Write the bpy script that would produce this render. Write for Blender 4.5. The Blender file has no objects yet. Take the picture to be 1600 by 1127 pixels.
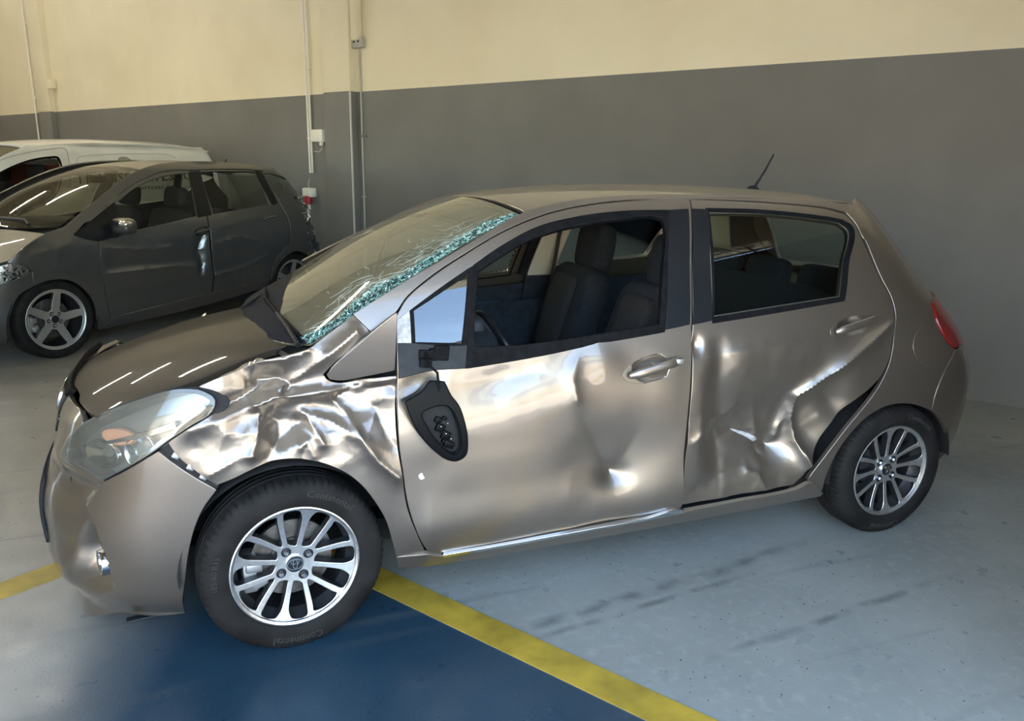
import bpy, bmesh, math, random
import numpy as np
from mathutils import Vector, Matrix
from mathutils.geometry import delaunay_2d_cdt
SC = bpy.context.scene
COL = SC.collection
random.seed(7); RNG = np.random.default_rng(5)
PI = math.pi

# ------------------------------------------------------------------ camera, world, sun, exposure
CAM = [[-0.16317, -3.13224, 1.5458], [0.93406, -0.35677, 0.01574], [0.0722, 0.23182, 0.97008], [0.34974, 0.90497, -0.24229], 1204.26]
cd = bpy.data.cameras.new('camera'); cam = bpy.data.objects.new('camera', cd); COL.objects.link(cam)
_r, _u, _f = Vector(CAM[1]), Vector(CAM[2]), Vector(CAM[3])
cam.matrix_world = Matrix(((_r.x, _u.x, -_f.x, CAM[0][0]), (_r.y, _u.y, -_f.y, CAM[0][1]), (_r.z, _u.z, -_f.z, CAM[0][2]), (0, 0, 0, 1)))
cd.sensor_fit = 'HORIZONTAL'; cd.sensor_width = 36; cd.lens = CAM[4]*36/1600; cd.clip_start = .05; cd.clip_end = 300
SC.camera = cam
# garage frame: a runs along the back wall to the right, b from the back wall into the room
W0, EA, EB = Vector((4.79, .59, 0)), Vector((.5262, -.8504, 0)), Vector((-.8504, -.5262, 0))
def G(a, b, z=0.): return W0+EA*a+EB*b+Vector((0, 0, z))
GROT = math.atan2(EA.y, EA.x)
world = bpy.data.worlds.new('world'); SC.world = world; world.use_nodes = True
wn = world.node_tree.nodes; wl = world.node_tree.links
sky = wn.new('ShaderNodeTexSky'); sky.sky_type = 'NISHITA'; sky.sun_disc = False
sky.sun_elevation = math.radians(48); sky.sun_rotation = math.radians(50); sky.altitude = 60; sky.air_density = 1.0; sky.dust_density = .25; sky.ozone_density = 2.0
tint = wn.new('ShaderNodeMix'); tint.data_type = 'RGBA'; tint.blend_type = 'MULTIPLY'; tint.inputs['Factor'].default_value = 1; tint.inputs['B'].default_value = (1.08, 1.0, .88, 1)   # white balance of the shot
wl.new(sky.outputs[0], tint.inputs['A']); wl.new(tint.outputs['Result'], wn['Background'].inputs[0]); wn['Background'].inputs[1].default_value = 1.0
sd = bpy.data.lights.new('sun', 'SUN'); sun = bpy.data.objects.new('sun', sd); COL.objects.link(sun)
sd.energy = 14; sd.angle = .0093; sd.color = (1, .93, .82)
_d = (EB*.80+EA*.12+Vector((0, 0, -.90))).normalized()
sun.rotation_euler = _d.to_track_quat('-Z', 'Y').to_euler()
SC.view_settings.view_transform = 'Standard'; SC.view_settings.look = 'None'
SC.view_settings.exposure = 1.34; SC.view_settings.gamma = 1; SC.view_settings.use_curve_mapping = False
SC.cycles.max_bounces = 10; SC.cycles.diffuse_bounces = 5; SC.cycles.glossy_bounces = 6; SC.cycles.transmission_bounces = 8; SC.cycles.transparent_max_bounces = 16
SC.cycles.caustics_reflective = False; SC.cycles.caustics_refractive = False; SC.cycles.sample_clamp_indirect = 6
SC.cycles.use_denoising = True

# ------------------------------------------------------------------ materials
def mat(name, col, rough=.5, metal=0., coat=0., coat_r=.03, spec=.5, emit=None, trans=0., ior=1.45, alpha=1.):
    m = bpy.data.materials.new(name); m.use_nodes = True
    b = m.node_tree.nodes['Principled BSDF']; I = b.inputs
    I['Base Color'].default_value = (*col, 1); I['Roughness'].default_value = rough; I['Metallic'].default_value = metal
    I['Coat Weight'].default_value = coat; I['Coat Roughness'].default_value = coat_r; I['Specular IOR Level'].default_value = spec
    I['Transmission Weight'].default_value = trans; I['IOR'].default_value = ior; I['Alpha'].default_value = alpha
    if emit: I['Emission Color'].default_value = (*emit[:3], 1); I['Emission Strength'].default_value = emit[3]
    return m
def nodes(m): return m.node_tree.nodes, m.node_tree.links, m.node_tree.nodes['Principled BSDF']
def noise_mix(m, c1, c2, scale, detail=4, lo=.35, hi=.65, obj=True, rough=None, bump=0., stretch=None):
    """colour (and optionally roughness / bump) varied by a noise in object space"""
    n, l, b = nodes(m)
    tc = n.new('ShaderNodeTexCoord'); mp = n.new('ShaderNodeMapping'); nz = n.new('ShaderNodeTexNoise'); cr = n.new('ShaderNodeValToRGB')
    l.new(tc.outputs['Object' if obj else 'Generated'], mp.inputs[0]); l.new(mp.outputs[0], nz.inputs['Vector'])
    if stretch: mp.inputs['Scale'].default_value = stretch
    nz.inputs['Scale'].default_value = scale; nz.inputs['Detail'].default_value = detail
    cr.color_ramp.elements[0].position = lo; cr.color_ramp.elements[1].position = hi
    cr.color_ramp.elements[0].color = (*c1, 1); cr.color_ramp.elements[1].color = (*c2, 1)
    l.new(nz.outputs[0], cr.inputs[0]); l.new(cr.outputs[0], b.inputs['Base Color'])
    if rough:
        mr = n.new('ShaderNodeMapRange'); l.new(nz.outputs[0], mr.inputs[0]); mr.inputs[1].default_value = lo; mr.inputs[2].default_value = hi
        mr.inputs[3].default_value = rough[0]; mr.inputs[4].default_value = rough[1]; l.new(mr.outputs[0], b.inputs['Roughness'])
    if bump:
        bp = n.new('ShaderNodeBump'); bp.inputs['Strength'].default_value = bump; bp.inputs['Distance'].default_value = .01
        l.new(nz.outputs[0], bp.inputs['Height']); l.new(bp.outputs[0], b.inputs['Normal'])
    return m
def glass_mat(name, tint, dens=.5, rough=0.):
    """thin automotive glass: tinted see-through layer under a fresnel reflection"""
    m = bpy.data.materials.new(name); m.use_nodes = True; n, l = m.node_tree.nodes, m.node_tree.links
    n.remove(n['Principled BSDF'])
    t = n.new('ShaderNodeBsdfTransparent'); t.inputs[0].default_value = (*tint, 1)
    g = n.new('ShaderNodeBsdfGlossy'); g.inputs['Roughness'].default_value = rough
    fr = n.new('ShaderNodeFresnel'); fr.inputs[0].default_value = 1.5
    mt = n.new('ShaderNodeMath'); mt.operation = 'MULTIPLY'; mt.inputs[1].default_value = dens; l.new(fr.outputs[0], mt.inputs[0])
    mx = n.new('ShaderNodeMixShader'); l.new(mt.outputs[0], mx.inputs[0]); l.new(t.outputs[0], mx.inputs[1]); l.new(g.outputs[0], mx.inputs[2])
    l.new(mx.outputs[0], n['Material Output'].inputs[0])
    return m
def dusty_glass(name, tint, dust, amount, dens=1.9):
    m = glass_mat(name, tint, dens); n, l = m.node_tree.nodes, m.node_tree.links
    prev = n['Material Output'].inputs[0].links[0].from_socket
    d = n.new('ShaderNodeBsdfDiffuse'); d.inputs[0].default_value = (*dust, 1)
    tc = n.new('ShaderNodeTexCoord'); nz = n.new('ShaderNodeTexNoise'); nz.inputs['Scale'].default_value = 3.5; nz.inputs['Detail'].default_value = 6
    l.new(tc.outputs['Object'], nz.inputs['Vector'])
    mr = n.new('ShaderNodeMapRange'); l.new(nz.outputs[0], mr.inputs[0]); mr.inputs[1].default_value = .3; mr.inputs[2].default_value = .75
    mr.inputs[3].default_value = amount*.7; mr.inputs[4].default_value = amount*1.3
    mx = n.new('ShaderNodeMixShader'); l.new(mr.outputs[0], mx.inputs[0]); l.new(prev, mx.inputs[1]); l.new(d.outputs[0], mx.inputs[2])
    l.new(mx.outputs[0], n['Material Output'].inputs[0])
    return m
def paint(name, col, metal=.7, rough=.36, dust=None, damt=.0, coat=1.):
    m = mat(name, col, rough, metal, coat, .025)
    n, l, b = nodes(m)
    tc = n.new('ShaderNodeTexCoord')
    vo = n.new('ShaderNodeTexVoronoi'); vo.inputs['Scale'].default_value = 1500; l.new(tc.outputs['Object'], vo.inputs['Vector'])
    hs = n.new('ShaderNodeHueSaturation'); hs.inputs['Color'].default_value = (*col, 1)
    mr = n.new('ShaderNodeMapRange'); l.new(vo.outputs['Color'], mr.inputs[0]); mr.inputs[3].default_value = .86; mr.inputs[4].default_value = 1.14
    l.new(mr.outputs[0], hs.inputs['Value'])
    if dust:   # dust that has settled on the faces that look up
        ge = n.new('ShaderNodeNewGeometry'); sx = n.new('ShaderNodeSeparateXYZ'); l.new(ge.outputs['Normal'], sx.inputs[0])
        nz = n.new('ShaderNodeTexNoise'); nz.inputs['Scale'].default_value = 5; nz.inputs['Detail'].default_value = 7; l.new(tc.outputs['Object'], nz.inputs['Vector'])
        r2 = n.new('ShaderNodeMapRange'); l.new(sx.outputs['Z'], r2.inputs[0]); r2.inputs[1].default_value = .55; r2.inputs[2].default_value = .97; r2.inputs[3].default_value = 0; r2.inputs[4].default_value = damt
        mu = n.new('ShaderNodeMath'); mu.operation = 'MULTIPLY'; l.new(r2.outputs[0], mu.inputs[0])
        r3 = n.new('ShaderNodeMapRange'); l.new(nz.outputs[0], r3.inputs[0]); r3.inputs[3].default_value = .55; r3.inputs[4].default_value = 1.35; l.new(r3.outputs[0], mu.inputs[1])
        mx = n.new('ShaderNodeMix'); mx.data_type = 'RGBA'; l.new(mu.outputs[0], mx.inputs['Factor']); l.new(hs.outputs[0], mx.inputs['A']); mx.inputs['B'].default_value = (*dust, 1)
        l.new(mx.outputs['Result'], b.inputs['Base Color'])
        for nm, v0, v1 in (('Metallic', metal, .0), ('Roughness', rough, .7), ('Coat Weight', coat, .15)):
            r = n.new('ShaderNodeMapRange'); l.new(mu.outputs[0], r.inputs[0]); r.inputs[3].default_value = v0; r.inputs[4].default_value = v1; l.new(r.outputs[0], b.inputs[nm])
    else: l.new(hs.outputs[0], b.inputs['Base Color'])
    return m
M = {}
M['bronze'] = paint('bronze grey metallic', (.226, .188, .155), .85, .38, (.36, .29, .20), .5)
M['bonnet'] = paint('dimmed bronze grey under thin dust', (.050, .037, .025), .0, .35, (.36, .29, .20), .06, .30)  # body paint darkened and dulled to imitate a dimmer reflection, thin dust on top
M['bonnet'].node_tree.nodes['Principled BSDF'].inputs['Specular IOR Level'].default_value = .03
M['charcoal'] = paint('charcoal metallic', (.105, .108, .112), .72, .29, (.36, .32, .24), .8)
M['white_paint'] = mat('white van paint', (.78, .80, .79), .35, 0, .8, .05)
noise_mix(M['white_paint'], (.70, .71, .69), (.80, .82, .81), 3, 6)
M['black'] = noise_mix(mat('black plastic', (.011, .0115, .013), .5, spec=.28), (.008, .0085, .0095), (.015, .016, .018), 30)
M['mirror_black'] = mat('glossy black mirror shell', (.004, .0045, .0055), .3, spec=.07)
M['satin'] = mat('satin black applique', (.008, .009, .011), .34, spec=.3)
M['rubber'] = noise_mix(mat('rubber seal', (.008, .008, .009), .6, spec=.05), (.005, .005, .0055), (.009, .009, .010), 40)
M['tyre'] = noise_mix(mat('tyre rubber', (.011, .0105, .010), .7, spec=.18), (.007, .0068, .0066), (.017, .016, .0155), 9, 8)
M['alloy'] = noise_mix(mat('machined alloy', (.62, .62, .62), .34, .95), (.56, .56, .56), (.68, .68, .68), 60, 3)
M['alloy_dull'] = mat('dull alloy', (.52, .53, .54), .4, .9)
M['alloy_dark'] = mat('dark wheel pocket paint', (.045, .046, .05), .4, .6)
M['steel'] = noise_mix(mat('brake steel', (.16, .15, .14), .42, .8), (.10, .09, .085), (.20, .19, .18), 30)
M['chrome'] = mat('chrome', (.75, .75, .76), .12, 1)
M['bare'] = noise_mix(mat('scraped bare metal', (.4, .4, .4), .6, .2), (.26, .26, .27), (.45, .45, .46), 60, 6)
M['under'] = mat('underbody black', (.012, .012, .013), .85)
M['interior'] = noise_mix(mat('dark cabin plastic', (.02, .024, .03), .6), (.016, .019, .024), (.028, .033, .04), 25)
M['interior2'] = mat('grey blue door card', (.05, .065, .08), .7)
M['fabric'] = noise_mix(mat('dark seat cloth', (.014, .016, .02), .9), (.009, .011, .014), (.020, .022, .027), 120, 2)
M['fabric2'] = noise_mix(mat('brown grey seat cloth', (.022, .020, .020), .9), (.016, .0145, .0145), (.030, .027, .026), 150, 2)
M['cream'] = mat('cream pillar trim', (.52, .46, .37), .7)
M['belt'] = mat('seat belt webbing', (.045, .042, .04), .8)
M['glass_green'] = glass_mat('green tinted glass', (.62, .74, .68), 1.5)
M['glass_door'] = glass_mat('door glass', (.60, .70, .66), 3.2)
M['glass_pale'] = glass_mat('pale green glass', (.90, .95, .90), .45)
M['glass_ws2'] = dusty_glass('thinly dusty windscreen glass', (.86, .89, .80), (.44, .40, .27), .06, 1.0)
M['glass_dark'] = glass_mat('dark tinted rear glass', (.70, .81, .77), 1.0)
M['glass_ws'] = dusty_glass('dusty windscreen glass', (.62, .66, .52), (.44, .40, .27), .26, 1.6)
M['lens_hazy'] = dusty_glass('hazed headlamp lens', (.86, .86, .82), (.50, .48, .41), .16, 1.2)
M['glass_clear'] = glass_mat('clear lens', (.9, .92, .92), 1.6)
M['crack'] = mat('crack edge', (.72, .86, .80), .35, 0, .3)
M['shard_light'] = mat('shattered pale green glass', (.26, .48, .43), .22, 0, .6)
M['shard_dark'] = mat('shattered deep green glass', (.012, .06, .055), .18, 0, .6)
M['shard_white'] = mat('shattered white glass', (.70, .82, .77), .3, 0, .5)
M['orange'] = mat('orange indicator', (.78, .36, .20), .35, 0, .6)
M['frit'] = mat('black glass border', (.008, .011, .018), .6, spec=.06)
M['red'] = mat('red tail lens', (.16, .004, .005), .15, 0, 1)
M['red_plastic'] = mat('red plastic', (.36, .02, .03), .35)
M['white_plastic'] = mat('white plastic', (.80, .79, .74), .45)
M['reflector'] = mat('lamp reflector', (.6, .6, .6), .15, 1)
M['lamp_grey'] = mat('lamp housing grey', (.34, .34, .33), .3, .7)
M['emblem_black'] = mat('emblem ground', (.012, .012, .014), .3)
M['print_black'] = mat('black print', (.025, .027, .03), .6)

# ------------------------------------------------------------------ surfaces of the car bodies
import numpy as np
PI = np.pi
class Spl:
    """natural cubic spline through (x, y) knots"""
    def __init__(s, pts):
        x = np.array([p[0] for p in pts], float); y = np.array([p[1] for p in pts], float)
        n = len(x); h = np.diff(x); A = np.eye(n); r = np.zeros(n)
        for i in range(1, n-1):
            A[i, i-1] = h[i-1]; A[i, i] = 2*(h[i-1]+h[i]); A[i, i+1] = h[i]
            r[i] = 6*((y[i+1]-y[i])/h[i]-(y[i]-y[i-1])/h[i-1])
        s.x, s.y, s.h, s.m = x, y, h, np.linalg.solve(A, r)
    def __call__(s, t):
        t = np.asarray(t, float); tc = np.clip(t, s.x[0], s.x[-1])
        i = np.clip(np.searchsorted(s.x, tc)-1, 0, len(s.h)-1)
        a = s.x[i+1]-tc; b = tc-s.x[i]; h = s.h[i]
        v = (s.m[i]*a**3+s.m[i+1]*b**3)/(6*h)+(s.y[i]/h-s.m[i]*h/6)*a+(s.y[i+1]/h-s.m[i+1]*h/6)*b
        return v
class Side:
    """one flank of a car body: u runs rearward along the body and wraps round both ends, v is the height"""
    def __init__(s, w, xf, xr, xcf, xcr, nf=2.5, nr=2.5, xm=1.2, bulge=.02, Lf=1.07, Lr=1.3, ug=(-1.1, 3.6), vg=(.15, 1.47), rt=None):
        s.w, s.xf, s.xr = Spl(w), Spl(xf), Spl(xr); s.rt = Spl(rt) if rt else None; s.nrs = Spl(nr) if isinstance(nr, list) else None
        s.c = (xcf, xcr, nf, nr, xm, bulge, Lf, Lr); s.ug = ug; s.vg = vg
    def wid(s, x, z):
        xm, bu = s.c[4], s.c[5]
        k = 1-bu*((x-xm)/1.3)**2
        if s.rt is not None: k = k-s.rt(z)*np.clip((x-1.3)/1.0, 0, 2)**2
        return s.w(z)*k
    def __call__(s, u, v):
        u = np.asarray(u, float); v = np.asarray(v, float)
        xcf, xcr, nf, nr, xm, bu, Lf, Lr = s.c
        um = np.clip(u, xcf, xcr)
        w = s.wid(um, v)
        ff = np.clip((xcf-u)/Lf, 0, 1.2)*PI/2; fr = np.clip((u-xcr)/Lr, 0, 1.2)*PI/2
        f = np.where(ff > 0, ff, fr); n = np.where(ff > 0, nf, s.nrs(v) if s.nrs else nr)
        r = (np.abs(np.cos(f))**n+np.abs(np.sin(f))**n)**(-1/n)
        a = np.where(ff > 0, xcf-s.xf(v), s.xr(v)-xcr); sg = np.where(ff > 0, -1., 1.)
        x = um+sg*a*r*np.sin(f); y = -w*r*np.cos(f)
        return np.stack([x, y, v+0*u], -1)
class Top:
    """hood, windscreen, roof, tailgate: u runs along the centre line, v is the sideways y"""
    def __init__(s, prof, kx, kz, pz, ug, vg, tilt=0.):
        s.X = Spl([(i, p[0]) for i, p in enumerate(prof)]); s.Z = Spl([(i, p[1]) for i, p in enumerate(prof)])
        s.tilt, s.kx, s.kz, s.pz, s.ug, s.vg, s.n = tilt, Spl(kx), Spl(kz), pz, (0, len(prof)-1), vg, len(prof)-1
    def __call__(s, u, v):
        u = np.asarray(u, float); v = np.asarray(v, float); t = u/s.n
        a = np.sqrt(v*v+1e-6)
        return np.stack([s.X(u)+s.kx(t)*v*v, v+0*u, s.Z(u)-s.kz(t)*a**s.pz-s.tilt*v], -1)
class Plane:
    def __init__(s, o, a, b, ug, vg): s.o, s.a, s.b, s.ug, s.vg = np.array(o, float), np.array(a, float), np.array(b, float), ug, vg
    def __call__(s, u, v):
        u = np.asarray(u, float)[..., None]; v = np.asarray(v, float)[..., None]
        return s.o+u*s.a+v*s.b
class Off:
    """a surface shifted along its own normal"""
    def __init__(s, base, d): s.b, s.d, s.ug, s.vg = base, d, base.ug, base.vg
    def __call__(s, u, v): return s.b(u, v)+snorm(s.b, u, v)*s.d
def snorm(S, u, v, e=1e-3):
    u = np.asarray(u, float); v = np.asarray(v, float)
    n = np.cross(S(u+e, v)-S(u-e, v), S(u, v+e)-S(u, v-e))
    return n/np.maximum(np.linalg.norm(n, axis=-1, keepdims=True), 1e-12)
# ---- hatchback with the dented flank
Y = {}
Y['side'] = Side(
    w=[(.15,.745),(.2,.785),(.26,.808),(.32,.822),(.45,.838),(.6,.846),(.72,.846),(.8,.839),(.87,.826),(.95,.803),(1.0,.787),(1.06,.766),(1.12,.741),(1.2,.703),(1.3,.648),(1.38,.597),(1.43,.556),(1.47,.51)],
    xf=[(.12,-.74),(.2,-.79),(.3,-.802),(.4,-.805),(.5,-.782),(.6,-.742),(.7,-.715),(.77,-.69),(.86,-.62),(1.0,-.5),(1.5,-.3)],
    xr=[(.15,3.05),(.35,3.14),(.55,3.165),(.7,3.15),(.85,3.07),(1.0,3.0),(1.2,2.87),(1.4,2.72),(1.5,2.62)],
    xcf=-.1, xcr=2.2, nr=[(.15,4),(.7,4.2),(.9,3.8),(1.07,2.8),(1.25,2.4),(1.5,2.1)])
Y['hood'] = Top([(-.745,.725),(-.70,.785),(-.55,.854),(-.3,.936),(0,.993),(.2,1.018)], kx=[(0,.30),(.3,.2),(1,.2)], kz=[(0,.12),(.4,.17),(1,.17)], pz=2.4, ug=None, vg=(-.75,.75), tilt=.055)
Y['ws'] = Top([(-.08,.985),(.13,1.10),(.36,1.235),(.6,1.347),(.86,1.437)], kx=[(0,.26),(.5,.22),(1,.16)], kz=[(0,.04),(.5,.07),(1,.12)], pz=2, ug=None, vg=(-.72,.72))
Y['roof'] = Top([(.7,1.384),(.86,1.428),(1.1,1.463),(1.5,1.484),(1.9,1.482),(2.3,1.462),(2.55,1.432),(2.78,1.385)], kx=[(0,.15),(.3,0),(.7,0),(1,-.3)], kz=[(0,.15),(1,.15)], pz=2.4, ug=None, vg=(-.6,.6))
# ---- compact car behind
M_ = {}
M_['side'] = Side(
    w=[(.15,.76),(.22,.81),(.35,.85),(.6,.878),(.8,.882),(.95,.866),(1.02,.85),(1.1,.82),(1.2,.778),(1.32,.718),(1.42,.662),(1.5,.612),(1.56,.55)],
    xf=[(.15,-.70),(.3,-.775),(.5,-.79),(.65,-.76),(.78,-.68),(.9,-.56),(1.1,-.4),(1.6,-.2)],
    xr=[(.2,3.06),(.4,3.13),(.6,3.15),(.8,3.14),(1.0,3.12),(1.2,3.06),(1.4,2.96),(1.58,2.82)],
    xcf=0, xcr=2.25, nf=2.6, nr=[(.15,4.2),(.9,4.2),(1.2,3.8),(1.6,3.2)], Lf=1.1, Lr=1.3, vg=(.15,1.56))
M_['hood'] = Top([(-.74,.70),(-.68,.77),(-.45,.885),(-.18,.965),(.07,1.02)], kx=[(0,.28),(.3,.2),(1,.2)], kz=[(0,.12),(1,.14)], pz=2.4, ug=None, vg=(-.75,.75))
M_['ws'] = Top([(.02,1.01),(.26,1.16),(.55,1.315),(.84,1.435),(1.10,1.515)], kx=[(0,.30),(.5,.22),(1,.16)], kz=[(0,.05),(.5,.08),(1,.12)], pz=2, ug=None, vg=(-.75,.75))
M_['roof'] = Top([(.98,1.475),(1.10,1.506),(1.32,1.540),(1.6,1.562),(2.0,1.565),(2.4,1.545),(2.72,1.505),(2.95,1.45)], kx=[(0,.15),(.3,0),(.7,0),(1,-.3)], kz=[(0,.16),(1,.16)], pz=2.4, ug=None, vg=(-.6,.6))
# ---- van at the back
V_ = {}
V_['side'] = Side(
    w=[(.2,.82),(.3,.86),(.5,.892),(.9,.905),(1.1,.902),(1.3,.888),(1.5,.858),(1.6,.81),(1.69,.762),(1.74,.70)],
    xf=[(.2,-.82),(.5,-.9),(.7,-.87),(.9,-.75),(1.0,-.6),(1.2,-.45),(1.8,-.2)],
    xr=[(.2,3.40),(.5,3.46),(1.0,3.46),(1.5,3.42),(1.7,3.36),(1.8,3.30)],
    xcf=.1, xcr=2.7, nf=2.6, nr=9, bulge=.008, Lf=1.2, Lr=1.2, ug=(-1.2,4.0), vg=(.2,1.74), xm=1.5)
V_['hood'] = Top([(-.86,.80),(-.80,.88),(-.55,.985),(-.3,1.04),(-.1,1.07)], kx=[(0,.28),(1,.2)], kz=[(0,.12),(1,.12)], pz=2.4, ug=None, vg=(-.8,.8))
V_['ws'] = Top([(-.16,1.06),(.15,1.28),(.5,1.47),(.8,1.62),(1.02,1.708)], kx=[(0,.28),(.5,.22),(1,.16)], kz=[(0,.04),(1,.10)], pz=2, ug=None, vg=(-.8,.8))
V_['roof'] = Top([(.95,1.69),(1.05,1.715),(1.5,1.772),(2.1,1.80),(2.7,1.797),(3.1,1.777),(3.38,1.737)], kx=[(0,.15),(.3,0),(.8,0),(1,-.05)], kz=[(0,.10),(1,.10)], pz=2.6, ug=None, vg=(-.75,.75))

Y['side_out'] = Off(Y['side'], .06)

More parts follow.
